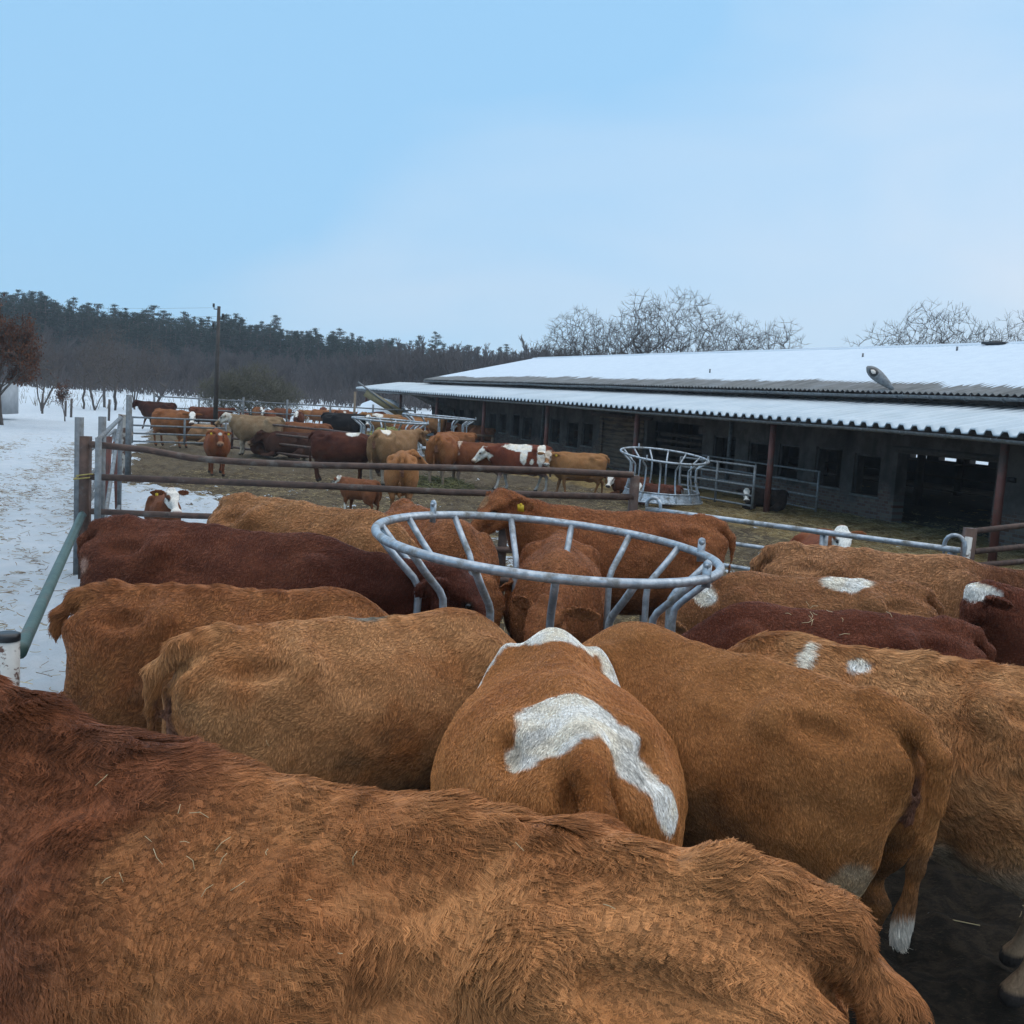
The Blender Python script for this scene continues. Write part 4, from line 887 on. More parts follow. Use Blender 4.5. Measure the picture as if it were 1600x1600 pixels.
def cow_field(pose='feed',h=.02,fat=1.,walk=0,lying=False,calf=False,tail=0.,bony=1.,neck=None,tailout=0.,headroll=0,tailr=1.):
    P,hd=POSE[pose] if isinstance(pose,str) else pose
    P=np.array(P,float);a=nrm(np.array(hd,float))
    if calf: P=P*np.array([.86,1,.98]);fat=fat*.82
    sd_=nrm(np.cross([0,0,1.],a));c=np.cross(a,sd_)
    if headroll: sd_,c=sd_*math.cos(headroll)+c*math.sin(headroll),c*math.cos(headroll)-sd_*math.sin(headroll)
    hs=1.22 if calf else 1.0
    lo=[-1.12,-.62,-.04];hi=[1.75,.62,1.85]
    for q in (P,P+a*.62*hs): lo=np.minimum(lo,q-.42);hi=np.maximum(hi,q+.42)
    lo[2]=-.04
    f=Field(lo,hi,h)
    dz=-.50 if lying else 0.
    def z(v): return (v[0],v[1],v[2]+dz)
    bz=.07 if calf else 0.            # a calf's shallower belly
    f.ell(z((0.02,0,.87+bz)),(.74,.37*fat,.375-bz),k=.1)
    f.ell(z((-.02,0,.99)),(.70,.31*fat,.33),k=.1)
    f.ell(z((.46,0,.90+bz*.6)),(.38,.285,.40-bz),k=.12)
    f.ell(z((-.50,0,1.06)),(.36,.295*(.5+.5*fat),.27),k=.12)
    f.cone(z((-.74,0,1.29)),z((-.1,0,1.285)),.065,.075,k=.12)
    f.cone(z((-.1,0,1.285)),z((.42,0,1.27)),.075,.09,k=.12)
    f.ell(z((.50,0,1.24)),(.24,.095,.135),k=.10)
    for q in range(9):
        xx=-.62+q*.13; f.cone(z((xx,0,1.335)),z((xx+.03,0,1.335)),.028,k=.05)
    for s in (-1,1):
        f.cone(z((-.36,.240*s,1.245)),z((-.34,.10*s,1.29)),.050*bony,.042,k=.09)
        f.cone(z((-.80,.125*s,1.165)),z((-.70,.15*s,1.12)),.052,.07,k=.09)
        f.cone(z((-.74,.11*s,1.18)),z((-.40,.21*s,1.20)),.05,.055,k=.12)
        f.ell(z((.54,.19*s,.99)),(.17,.10,.31),k=.08)
        f.ell(z((-.56,.18*s,.88)),(.27,.145,.36),k=.10)
        f.ell(z((-.17,.33*s*fat,1.20)),(.13,.075,.085),k=.07,sub=True)
        f.ell(z((-.57,.235*s,1.25)),(.12,.05,.05),k=.06,sub=True)
        f.ell(z((-.84,.066*s,1.22)),(.05,.018,.06),k=.05,sub=True)
        f.ell(z((-.24,.40*s*fat,.82)),(.045,.07,.20),k=.07,sub=True)
        f.ell(z((.30,.37*s*fat,1.10)),(.045,.06,.24),k=.06,sub=True)
    f.cone(z((.70,0,.76)),z((.60,0,.70)),.10,.11,k=.1)
    if not calf: f.ell(z((-.38,0,.56)),(.17,.14,.10),k=.06)
    # tail
    f.cone(z((-.64,0,1.345)),z((-.83,0,1.315)),.05*bony,.048,k=.06)
    tx=-.91-tailout
    tp=[(-.83,0,1.30),(-.905-tailout*.6,.01+tail*.25,1.22),(tx,.02+tail*.62,1.04),(tx+.03,.03+tail*.7,.78),(tx+.05,.03+tail,.50)]
    tr=[.042*tailr,.036*tailr,.030*tailr,.027*tailr,.034]
    if lying: tp=tp[:3]
    for i in range(len(tp)-1): f.cone(z(tp[i]),z(tp[i+1]),tr[i],tr[i+1],k=.02)
    f.ell(z((-.87,0,.98)),(.055,.028,.16),k=.05,sub=True)
    for s in (-1,1): f.cone(z((-.855,.022*s,1.03)),z((-.84,.018*s,.92)),.018,.014,k=.02)
    # legs
    if not lying:
        wk=[(0,0,0,0),(.16,-.14,-.10,.15),(-.13,.12,.14,-.12)][walk]
        for i,(s,w_) in enumerate(((1,wk[0]),(-1,wk[1]))):
            f.cone((.50,.17*s,.80),(.50+w_*.3,.175*s,.60),.11,.075,k=.08)
            f.cone((.50+w_*.3,.175*s,.60),(.53+w_*.6,.165*s,.38),.07,.052,k=.03)
            f.cone((.53+w_*.6,.165*s,.38),(.52+w_,.165*s,.12),.043,.036,k=.02)
            f.cone((.52+w_,.165*s,.12),(.565+w_,.165*s,.035),.040,.052,k=.02)
        for i,(s,w_) in enumerate(((1,wk[2]),(-1,wk[3]))):
            f.cone((-.52,.19*s,.84),(-.46+w_*.2,.20*s,.68),.17,.11,k=.09)
            f.cone((-.46+w_*.2,.20*s,.68),(-.70+w_*.6,.175*s,.47),.095,.056,k=.05)
            f.cone((-.70+w_*.6,.175*s,.47),(-.65+w_,.17*s,.13),.046,.038,k=.02)
            f.cone((-.65+w_,.17*s,.13),(-.60+w_,.17*s,.035),.042,.052,k=.02)
    else:
        for s in (-1,1):
            f.cone((.50,.26*s,.12),(.86,.25*s,.06),.08,.05,k=.04); f.cone((.86,.25*s,.06),(.62,.33*s,.05),.045,.05,k=.02)
            f.cone((-.45,.36*s,.22),(-.12,.40*s,.08),.14,.07,k=.08); f.cone((-.12,.40*s,.08),(-.45,.44*s,.06),.05,.045,k=.02)
    # head in its own frame
    Pz=P+np.array([0,0,dz]) if lying else P
    def pt(u,v,w_): return Pz+hs*(u*a+v*sd_+w_*c)
    # neck
    wt=np.array(z((.46,0,1.24)));bt=np.array(z((.60,0,1.05)));th=np.array(z((.70,0,.86)))
    nk=[(wt,pt(-.09,0,-.035),.105,.060,.95),(bt,pt(-.05,0,-.10),.19,.078,1.0),(th,pt(.01,0,-.165),.145,.052,1.0)]
    for A_,B_,r1,r2,kk in nk:
        if calf: r1*=.8
        mid=A_*.5+B_*.5+np.array([.03,0,-.01]);mid[1]=B_[1]*.30
        rm=(r1+r2)/2
        f.cone(A_,mid,r1,rm,k=.10);f.cone(mid,B_,rm,r2,k=.05)
    if not calf: f.cone(z((.76,0,.74)),(th+pt(-.05,0,-.20))/2-np.array([0,0,.10]),.04,.022,k=.08)
    f.cone(pt(.0,0,-.03),pt(.20,0,-.035),.100*hs,.082*hs,k=.03)
    f.cone(pt(.06,-.055,-.005),pt(.06,.055,-.005),.078*hs,k=.03)
    f.cone(pt(-.035,-.025,.035),pt(-.035,.025,.035),.055*hs,k=.03)
    f.cone(pt(.2,0,-.022),pt(.40,0,-.045),.064*hs,.050*hs,k=.03)
    f.cone(pt(.435,-.040,-.055),pt(.435,.040,-.055),.062*hs,k=.03)
    f.cone(pt(.445,-.026,-.10),pt(.445,.026,-.10),.040*hs,k=.02)
    f.cone(pt(.08,0,-.165),pt(.40,0,-.115),.055*hs,.036*hs,k=.03)
    for s in (-1,1):
        f.cone(pt(.06,.050*s,-.145),pt(.20,.036*s,-.13),.066*hs,.046*hs,k=.03)
        f.cone(pt(.13,.090*s,.026),pt(.20,.074*s,.018),.024*hs,.016*hs,k=.025)
        if h<.024: f.cone(pt(.500,.040*s,-.035),pt(.485,.060*s,-.055),.013,k=.012,sub=True)
        e=nrm(.93*s*sd_-.26*c-.20*a);t_=nrm(a*.75+c*.45);t_=nrm(t_-e*(t_@e));q=np.cross(e,t_)
        ec=pt(-.01,.10*s,.0)+e*.145*hs
        f.ell(ec,(.145*hs,.062*hs,max(.02,h*.8)),k=.02,R=np.stack([e,q,t_]))
        if h<.024: f.ell(ec+t_*.024+e*.012,(.105*hs,.040*hs,.02),k=.015,R=np.stack([e,q,t_]),sub=True)
    info=dict(P=Pz,a=a,s=sd_,c=c,hs=hs,pt=pt)
    return f,info
_cache={}
def cow_geo(key,h,**kw):
    kk=(key,h,tuple(sorted((a,str(b)) for a,b in kw.items())))
    if kk in _cache: return _cache[kk]
    f,info=cow_field(h=h,**kw)
    V,F=f.mesh(); V=relax(V,F,2)
    n=vnormals(V,F)
    if h<.03:
        V=V+n*((fbm(V*9,3,3)-.5)*.020+(fbm(V*3.5,8,2)-.5)*.03)[:,None]
        n=vnormals(V,F)
    _cache[kk]=(V,F,n,info); return _cache[kk]
def cow_color(V,info,base,alt,patches=(),face=None,neckc=None,legc=None,muz=(.30,.17,.12),dirt=.5,seed=0,bellyc=None,edge=.05,gen=True,gain=1.07,over=()):
    nz1=fbm(V*3.2,seed,4);nz2=fbm(V*11,seed+5,3);nz3=fbm(V*5,seed+9,4)
    base=np.array(base);alt=np.array(alt)
    t=sst(.32,.68,nz1*.65+nz2*.35)[:,None]
    C=base*(1-t)+alt*t
    a,s_,c,P,hs=info['a'],info['s'],info['c'],info['P'],info['hs']
    q=(V-P)/hs;u=q@a;v=q@s_;w_=q@c
    head=(u>-.09)&(u<.60)&(np.abs(v)<.17)&(w_<.14)&(w_>-.26)
    if neckc is not None:
        g=sst(.42,.74,V[:,0]+(nz3-.5)*.35)[:,None];C=C*(1-g)+np.array(neckc)*g
    if legc is not None:
        g=sst(.62,.40,V[:,2]+(nz3-.5)*.3)[:,None];C=C*(1-g)+np.array(legc)*g
    if bellyc is not None:
        g=(sst(.74,.56,V[:,2]+(nz3-.5)*.25)*(np.abs(V[:,0])<.7))[:,None];C=C*(1-g)+np.array(bellyc)*g
    # manure-caked lower flanks, with the shade of the underside painted in
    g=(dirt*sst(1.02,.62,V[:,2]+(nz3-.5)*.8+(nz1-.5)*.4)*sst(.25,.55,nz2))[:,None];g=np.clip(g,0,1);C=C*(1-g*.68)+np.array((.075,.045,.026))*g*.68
    if gain!=1: C=C*gain
    for (pc,pr,col) in patches:
        dd=np.sqrt((((V-np.array(pc))/np.array(pr))**2).sum(1))+(nz3-.5)*.9+(nz2-.5)*.35
        g=sst(1+edge*2,1-edge*2,dd)[:,None];cw_=np.array(col)*(1-.35*sst(.5,.7,fbm(V*7,seed+3,3)))[:,None]*np.array([1,.97,.92])**(2*sst(.4,.6,nz2))[:,None];C=C*(1-g)+cw_*g
    if face is not None:
        fm=(head&(u>-.05)).astype(float)
        d=np.maximum(np.abs(v)-(.075+.02*(u>.3)),0)/.03+np.maximum(-.16-w_,0)/.03+(nz3-.5)*1.6
        g=(fm*sst(1.6,.6,d))[:,None];C=C*(1-g)+np.array(face)*g
    for (pc,pr,col) in over:
        g=sst(1.2,.85,np.sqrt((((V-np.array(pc))/np.array(pr))**2).sum(1))+(nz3-.5)*.5)[:,None];C=C*(1-g)+np.array(col)*g
    g=((u>.455)&(np.abs(v)<.12)&(w_<.06)&(w_>-.2))[:,None]*sst(.45,.475,u)[:,None]
    ring=(head&(u>.30))[:,None]*sst(.36,.43,u+(nz3-.5)*.08)[:,None]*.55;C=C*(1-ring)+np.array((.42,.27,.16))*ring if face is None else C
    C=C*(1-g)+np.array(muz)*g
    for sg_ in (-1,1):
        dn=np.sqrt((u-.49)**2+(v-.05*sg_)**2+(w_+.045)**2);g2=sst(.030,.014,dn)[:,None];C=C*(1-g2)+np.array((.03,.02,.018))*g2
        de=np.sqrt((u-.165)**2+(v-.088*sg_)**2+w_**2);g2=sst(.045,.026,de)[:,None];C=C*(1-g2)+np.array((.05,.028,.02))*g2
    g2=((u>.30)&(u<.50)&(np.abs(w_+.098)<.010)&(np.abs(v)<.11)&(w_<-.07))[:,None]*.8;C=C*(1-g2)+np.array((.04,.025,.02))*g2
    # hooves, and bare skin beneath the tail
    g=(V[:,2]<.065)[:,None]*1.;C=C*(1-g)+np.array((.05,.04,.035))*g
    if gen:
        g=(sst(.055,.03,np.abs(V[:,1]))*(V[:,0]<-.80)*(V[:,0]>-.90)*sst(.80,.88,V[:,2])*sst(1.14,1.08,V[:,2]))[:,None]
        C=C*(1-g)+np.array((.21,.095,.058))*g
    return C
def tri_sample(V,F,n,W,N_,prob=None):
    T=np.concatenate([F[:,[0,1,2]],F[:,[0,2,3]]])
    A=np.linalg.norm(np.cross(V[T[:,1]]-V[T[:,0]],V[T[:,2]]-V[T[:,0]]),axis=1)*.5
    if prob is not None: A=A*prob[T].mean(1)
    cs=np.cumsum(A);ids=np.searchsorted(cs,rng.random(n)*cs[-1]);ids=np.minimum(ids,len(T)-1)
    r1=np.sqrt(rng.random(n));r2=rng.random(n);b=np.stack([1-r1,r1*(1-r2),r1*r2],1)[...,None]
    t=T[ids]
    return (V[t]*b).sum(1),nrm((N_[t]*b).sum(1)),(W[t]*b).sum(1),A.sum()
def coat(o,V,F,n,C,world,hair,seed=0):
    """real strands combed back along the trunk, lifted, crimped and clumped"""
    R,loc,sc=world
    Vw=V@R.T*sc+loc;nw=n@R.T
    tocam=nrm(CAM-Vw);fac=(tocam*nw).sum(1)
    cc=Vw-CAM;dep=cc@FW;xx=cc@RT/np.maximum(dep,.05);yy=cc@UP/np.maximum(dep,.05)
    vis=(fac>-.55)&(dep>.1)&(np.abs(xx)<.72)&(np.abs(yy)<.70)
    prob=vis*(.35+.65*sst(-.55,.1,fac))*(1./np.maximum(dep,.6)**hair.get('dp',0))
    prob=prob*(V[:,2]>hair.get('zmin',.42))
    hd=info_head(o);q=(V-hd['P'])/hd['hs'];prob=prob*(1-.97*((q@hd['a']>.42)&(q@hd['a']<.6)&(np.abs(q@hd['s'])<.13)&(V[:,0]>.8)))
    ns=int(hair['n']*HAIR)
    P,nn,Cc,_=tri_sample(V,F,ns,C,n,prob)
    Lh=hair['L'];wv=hair.get('wave',.004);curl=hair.get('curl',1.);wd=hair['w']
    side=np.where(P[:,1]>=0,1.,-1.)
    lat=np.abs(nn[:,1])
    base=np.stack([-np.ones(ns)*.85,side*.25,-(.25+.95*lat)],1)
    neckm=sst(.5,.9,P[:,0])[:,None]
    base=base*(1-neckm)+np.stack([-.35*np.ones(ns),side*.2,-.9*np.ones(ns)],1)*neckm
    rumpm=sst(-.62,-.85,P[:,0])[:,None]
    base=base*(1-rumpm)+np.stack([-.15*np.ones(ns),side*.1,-1.*np.ones(ns)],1)*rumpm
    d=nrm(base-nn*(base*nn).sum(1)[:,None]);t=np.cross(nn,d)
    ang=((fbm(P*4.5,seed+1,2)-.5)*2.6+(vn(P*17,seed+2)-.5)*1.5)*curl
    d,t=d*np.cos(ang)[:,None]+t*np.sin(ang)[:,None],t*np.cos(ang)[:,None]-d*np.sin(ang)[:,None]
    top=sst(.80,1.,nn[:,2])*sst(.05,.0,np.abs(P[:,1])) 
    cr=hair.get('crest',0.)
    L=Lh*(.45+1.1*vn(P*4,seed+3))*(.75+.5*rng.random(ns))*(1+cr*sst(.09,.02,np.abs(P[:,1]))*(P[:,2]>1.15))
    tl=(P[:,0]<-.86)&(np.abs(P[:,1])<.35)&(P[:,2]<1.2)
    L=np.where(tl,L*(1.4+1.6*sst(.8,.5,P[:,2])),L)
    hd=info_head(o);hm=None
    if hd is not None:
        q=(P-hd['P'])/hd['hs'];uu=q@hd['a'];fh=(uu>.05)&(uu<.65)&(np.abs(q@hd['s'])<.16)&(P[:,0]>.8);L=np.where(fh,L*(.45-.35*sst(.3,.44,uu)),L)
    K=hair.get('K',5)
    cs=hair.get('clump',.012)
    # clumps: jittered cells of a warped lattice
    wp=P+ (np.stack([vn(P*30,seed+11),vn(P*30,seed+12),vn(P*30,seed+13)],1)-.5)*cs*2.2
    ci=np.floor(wp/cs).astype(np.int64)
    cj=np.stack([_h(ci[:,0],ci[:,1],ci[:,2],seed+q) for q in (21,22,23)],1)
    ctr=(ci+.25+.5*cj)*cs;to=ctr-P;to=to-nn*(to*nn).sum(1)[:,None]
    cv=_h(ci[:,0],ci[:,1],ci[:,2],seed+31)
    lift=hair.get('lift',.30)*(.7+.6*cv)*(.5+vn(P*7,seed+51))
    ph=(vn(P*hair.get('pf',10),seed+41)*1.6+cv*hair.get('pj',.10))*2*np.pi*1.4
    strength=hair.get('cl',.75)
    pts=np.empty((ns,K,3));rad=np.empty((ns,K))
    for k in range(K):
        s=k/(K-1)
        wob=wv*np.sin(ph+s*2*np.pi*hair.get('wf',1.1))*s**.6
        p=P+d*(L*s*.92)[:,None]+nn*(L*lift*(s-.45*s*s)+.001)[:,None]+t*wob[:,None]
        p=p+to*(strength*s**1.3)
        pts[:,k]=p;rad[:,k]=wd*(1-.75*s**1.5)
    cu=bpy.data.hair_curves.new('coat');cu.add_curves([K]*ns)
    cu.attributes['position'].data.foreach_set('vector',pts.astype(np.float32).ravel())
    ra=cu.attributes.get('radius') or cu.attributes.new('radius','FLOAT','POINT')
    ra.data.foreach_set('value',rad.astype(np.float32).ravel())
    ca=cu.attributes.new('col','FLOAT_COLOR','POINT')
    vb=hair.get('var',1.);br=(1+vb*(-.36+.66*cv))*(1+vb*(-.24+.50*rng.random(ns)))
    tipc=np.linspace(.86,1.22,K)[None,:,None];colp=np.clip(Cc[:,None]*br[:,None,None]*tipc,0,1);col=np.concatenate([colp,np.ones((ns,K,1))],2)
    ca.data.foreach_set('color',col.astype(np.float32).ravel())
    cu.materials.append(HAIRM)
    ob=bpy.data.objects.new('coat',cu);COL.objects.link(ob);ob.parent=o
    return ob
_heads={}
def info_head(o): return _heads.get(o.name)
_sph=None
def sphere(r,c,name,mat_,parent,sq=(1,1,1)):
    n=10;mm=6;V=[];Fq=[]
    th=np.linspace(0,np.pi,mm+1);ph=np.arange(n)/n*2*np.pi
    V=np.array([[math.sin(a)*math.cos(b)*r*sq[0],math.sin(a)*math.sin(b)*r*sq[1],math.cos(a)*r*sq[2]] for a in th for b in ph])+np.asarray(c)
    i=np.arange(mm)[:,None];j=np.arange(n)[None];Fq=np.stack([i*n+j,(i+1)*n+j,(i+1)*n+(j+1)%n,i*n+(j+1)%n],-1).reshape(-1,4)
    me=bpy.data.meshes.new(name);me.from_pydata(V.tolist(),[],Fq.tolist());me.validate();me.polygons.foreach_set('use_smooth',[True]*len(me.polygons))
    return link(name,me,mat_,parent)
def cow(label,loc,yaw,sc,base,alt,h=.02,hair=None,group='cattle in the yard',name='cow',cat='cow',tags=0,eyes=True,seed=0,geo=None,pitch=0,**cl):
    geo=geo or {}
    V,F,n,info=cow_geo('g',h,**geo)
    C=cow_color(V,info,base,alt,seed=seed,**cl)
    Vb=V-n*(.004 if hair else 0)
    me=mesh_np(name,Vb,F,True)
    ca=me.color_attributes.new('col','FLOAT_COLOR','POINT')
    Cb=C*(.62 if False else 1.0)
    ca.data.foreach_set('color',np.concatenate([Cb,np.ones((len(C),1))],1).astype(np.float32).ravel())
    me.materials.append(SKINM)
    o=link(name,me,None,None,(loc[0],loc[1],loc[2] if len(loc)>2 else 0));o.rotation_euler=(0,-math.radians(pitch),yaw);o.scale=(sc,)*3
    tag(o,label,cat,group)
    _heads[o.name]=info
    pt=info['pt'];hs=info['hs']
    if eyes:
        for s in (-1,1): sphere(.0215*hs,pt(.165,.088*s,.000),'eye',EYEM,o)
    for s in ((1,-1) if tags==2 else ((1,) if tags==1 else ((-1,) if tags==-1 else ()))):
        a_,s_,c_=info['a'],info['s'],info['c']
        e=nrm(.93*s*s_-.26*c_-.20*a_);t_=nrm(a_*.75+c_*.45);t_=nrm(t_-e*(t_@e));q=np.cross(e,t_)
        m=MB();ctr=pt(-.01,.10*s,0)+e*.15*hs+t_*.026
        cdn=np.array([0,0,-1.]);cdn=nrm(cdn-t_*(cdn@t_));sx=np.cross(t_,cdn)
        m.box(ctr+cdn*.03,(.062,.058,.005),np.stack([sx,cdn,t_],1));m.tube([ctr-t_*.012,ctr+t_*.006],.010,8)
        m.build('ear_tag',YELP,o)
    if hair:
        cy,sy=math.cos(yaw),math.sin(yaw);R=np.array([[cy,-sy,0],[sy,cy,0],[0,0,1]])
        coat(o,V,F,n,C,(R,np.array(o.location),sc),hair,seed)
    return o
def place(rump,yaw_deg,sc):
    """cow origin from the point under its pin bones"""
    a=math.radians(yaw_deg);return (rump[0]+math.cos(a)*.8*sc,rump[1]+math.sin(a)*.8*sc,0),a,sc
# ------------------------------------------------------------------ the cattle
WH=(.80,.765,.70)
TAN=(.33,.150,.052);TAN2=(.46,.25,.11);RB=(.24,.085,.032);RB2=(.32,.128,.048);DR=(.105,.026,.014);DR2=(.16,.045,.02);GLD=(.33,.135,.040);GLD2=(.42,.195,.068)
GF='cattle pressed around the foreground feeder'
def H_(n,L,w,**k): return dict(n=n,L=L,w=w,**k)
# A: broadside across the bottom of the picture
l,a,s=place((.59,1.725),162,1.07)
cow('huge woolly red brown cow standing broadside closest along the bottom edge',l,a,s,(.25,.094,.032),(.345,.150,.055),h=.018,geo=dict(pose=((1.26,.10,1.50),(.80,.15,-.60)),fat=1.05),neckc=(.16,.050,.020),
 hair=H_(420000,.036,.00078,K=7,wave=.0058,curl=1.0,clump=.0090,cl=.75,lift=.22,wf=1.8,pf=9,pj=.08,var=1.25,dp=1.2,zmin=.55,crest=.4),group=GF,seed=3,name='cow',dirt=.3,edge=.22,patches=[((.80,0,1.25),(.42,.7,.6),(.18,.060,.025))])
# B: golden, left of centre
l,a,s=place((-1.25,3.90),33,.95)
cow('golden tan cow with shaggy rump, left of the white patched one',l,a,s,(.305,.120,.040),(.42,.205,.085),h=.018,geo=dict(pose='feed',fat=1.14,tail=.03),
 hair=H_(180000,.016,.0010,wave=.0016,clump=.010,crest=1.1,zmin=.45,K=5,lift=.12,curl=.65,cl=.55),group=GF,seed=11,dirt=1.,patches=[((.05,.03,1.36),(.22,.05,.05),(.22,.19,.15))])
# C
l,a,s=place((-2.03,4.80),10,.93)
cow('reddish brown cow with rough coat, second row behind the golden one',l,a,s,(.215,.075,.026),(.29,.115,.040),geo=dict(pose='feed',fat=1.05,tail=-.03),
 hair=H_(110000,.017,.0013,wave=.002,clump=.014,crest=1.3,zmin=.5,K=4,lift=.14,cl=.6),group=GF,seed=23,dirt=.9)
# D
l,a,s=place((-2.52,6.14),-3,1.02)
cow('dark maroon cow with white spotted hip reaching its head into feeder',l,a,s,(.100,.030,.016),(.145,.046,.022),pitch=-1.6,geo=dict(pose=((1.34,-.06,1.20),(.74,-.20,-.66)),fat=1.0),
 hair=H_(70000,.010,.0017,wave=.001,clump=.012,zmin=.6,K=4,lift=.08),group=GF,seed=31,neckc=(.080,.022,.012),patches=[((-.80,-.27,1.12),(.05,.08,.05),(.34,.20,.15))])
# E
l,a,s=place((-2.15,7.70),-28,1.04)
cow('orange brown cow behind the maroon one, seen over its back',l,a,s,(.28,.118,.044),(.35,.165,.068),geo=dict(pose='feed',fat=1.0),hair=H_(30000,.013,.0026,clump=.016,K=4,lift=.15,zmin=.7),group=GF,seed=37)
# F
l,a,s=place((-.95,8.45),-64,1.0)
cow('chestnut cow with raised pointed rump behind left side of feeder ring',l,a,s,(.25,.090,.034),(.30,.12,.046),geo=dict(pose='feed',bony=1.2),hair=H_(30000,.010,.0026,clump=.016,K=4,lift=.15,zmin=.7),group=GF,seed=41,patches=[((-.35,.16,1.28),(.06,.05,.06),WH)])
# G facing the camera across the ring
l,a,s=place((.40,8.00),-93,.92)
cow('chestnut cow facing the camera with lowered head inside the feeder',l,a,s,(.23,.080,.030),(.29,.112,.044),h=.018,geo=dict(pose=((1.02,-.05,1.06),(.60,-.35,-.72)),fat=1.12),hair=H_(36000,.010,.0024,clump=.016,K=4,lift=.15,zmin=.5),group=GF,seed=43)
# H broadside beyond the ring
l,a,s=place((1.76,8.60),177,1.0)
cow('chestnut cow standing broadside behind the ring with yellow ear tag',l,a,s,(.235,.078,.028),(.295,.108,.040),h=.018,geo=dict(pose=((1.06,.12,1.42),(.62,.50,-.60)),fat=1.0),hair=H_(40000,.009,.0026,clump=.016,K=4,lift=.14,zmin=.4),group=GF,seed=47,tags=1,muz=(.38,.20,.14),patches=[((1.20,.14,1.40),(.07,.07,.06),(.40,.22,.11))])
# I centre, back to the camera
l,a,s=place((.27,3.02),93,.95)
cow('orange cow with large white rump patch, back to camera in the centre',l,a,s,(.31,.115,.034),(.37,.150,.048),h=.016,pitch=3.2,geo=dict(pose='feed',fat=1.36,tail=-.15,bony=1.0,tailr=1.5),
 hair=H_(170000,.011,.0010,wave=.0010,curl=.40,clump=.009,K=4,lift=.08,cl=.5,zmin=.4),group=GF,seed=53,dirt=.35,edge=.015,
 patches=[((-.50,.06,1.32),(.20,.20,.24),WH),((-.60,-.16,1.25),(.17,.14,.18),WH),((-.70,-.29,1.17),(.10,.09,.11),WH),((-.92,.0,1.25),(.14,.10,.3),(.29,.11,.034)),((.86,0,1.1),(.45,.8,.9),WH),((1.0,0,1.2),(.25,.5,.4),WH)])
# J right of centre
l,a,s=place((1.45,3.62),136,.95)
cow('golden brown cow with hanging tail right of the white patched one',l,a,s,(.31,.122,.038),(.385,.165,.056),h=.016,pitch=2.2,geo=dict(pose='feed',fat=1.18,tail=.02,tailout=.03,tailr=1.25),
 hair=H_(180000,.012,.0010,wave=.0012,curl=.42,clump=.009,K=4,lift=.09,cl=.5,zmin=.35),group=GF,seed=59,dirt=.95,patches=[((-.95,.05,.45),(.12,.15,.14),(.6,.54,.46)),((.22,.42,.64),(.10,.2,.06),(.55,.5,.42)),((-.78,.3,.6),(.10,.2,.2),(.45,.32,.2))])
# K
l,a,s=(1.67,4.27,0),math.radians(155),.95
cow('shaggy sandy cow with white marks on the withers at right edge',l,a,s,(.32,.130,.045),(.42,.205,.084),geo=dict(pose='feed',fat=1.0),
 hair=H_(150000,.028,.0013,wave=.0036,clump=.014,crest=1.2,K=5,zmin=.3,lift=.22,cl=.6),group=GF,seed=61,legc=(.66,.62,.56),bellyc=(.36,.24,.15),patches=[((.38,.10,1.26),(.035,.09,.18),WH),((.62,.08,1.22),(.025,.05,.04),WH),((.15,.08,1.32),(.05,.06,.04),WH),((-.60,0,1.34),(.2,.03,.04),(.5,.42,.32))])
# L
l,a,s=place((2.50,5.40),173,.90)
cow('dark maroon cow with straw on its back right of the feeder',l,a,s,(.115,.031,.015),(.15,.045,.022),geo=dict(pose='feed',fat=1.0),hair=H_(60000,.011,.0017,clump=.012,K=4,lift=.10,zmin=.6),group=GF,seed=67)
# M
l,a,s=place((2.70,6.55),178,.90)
cow('brown cow with white blotch on its back behind the maroon one',l,a,s,(.25,.10,.040),(.31,.14,.058),geo=dict(pose='feed',fat=1.0),hair=H_(40000,.013,.0024,clump=.016,K=4,lift=.18,zmin=.6),group=GF,seed=71,patches=[((-.22,.05,1.35),(.22,.09,.06),WH),((.76,0,1.2),(.09,.16,.08),WH)])
# N
l,a,s=place((1.92,7.45),-9,.97)
cow('light brown cow with darker red neck heading right behind the others',l,a,s,(.29,.128,.052),(.36,.172,.078),geo=dict(pose='front',fat=1.0),hair=H_(44000,.016,.0024,clump=.018,K=4,lift=.2,zmin=.6,crest=.8),group=GF,seed=73,neckc=(.19,.072,.032))
# O at the right edge
l,a,s=place((4.48,5.75),170,.95)
cow('dark maroon cow with a white poll at the far right edge',l,a,s,(.115,.031,.015),(.15,.045,.022),geo=dict(pose=((.98,0,1.32),(.22,0,-.97)),fat=1.0),hair=H_(30000,.016,.0022,clump=.018,K=4,lift=.2,zmin=.6),group=GF,seed=79,patches=[((.98,0,1.37),(.13,.12,.05),WH)])
# P and the calves at the fences
q=pd(1322,850,10.0);cow('young white faced cow peeping over galvanised rail at the right',(q[0],q[1]+.85),math.radians(-92),.74,RB,DR2,geo=dict(pose=((1.05,0,1.54),(.78,0,-.62))),h=.026,face=(.78,.76,.70),group='cattle at the right of the yard',seed=89,tags=-1)
q=pd(268,790,12.7);cow('calf with white face and brown eye patch behind the pipe fence',(q[0]-.20,q[1]+.30),math.radians(-62),.56,(.12,.042,.02),(.17,.06,.026),geo=dict(pose=((1.12,.0,1.56),(.76,.12,-.62)),calf=True),h=.022,over=[((1.13,-.09,1.43),(.075,.05,.075),(.12,.045,.02))],face=WH,cat='calf',name='calf',group='calves in the yard',seed=97,tags=-1,muz=(.45,.32,.28))
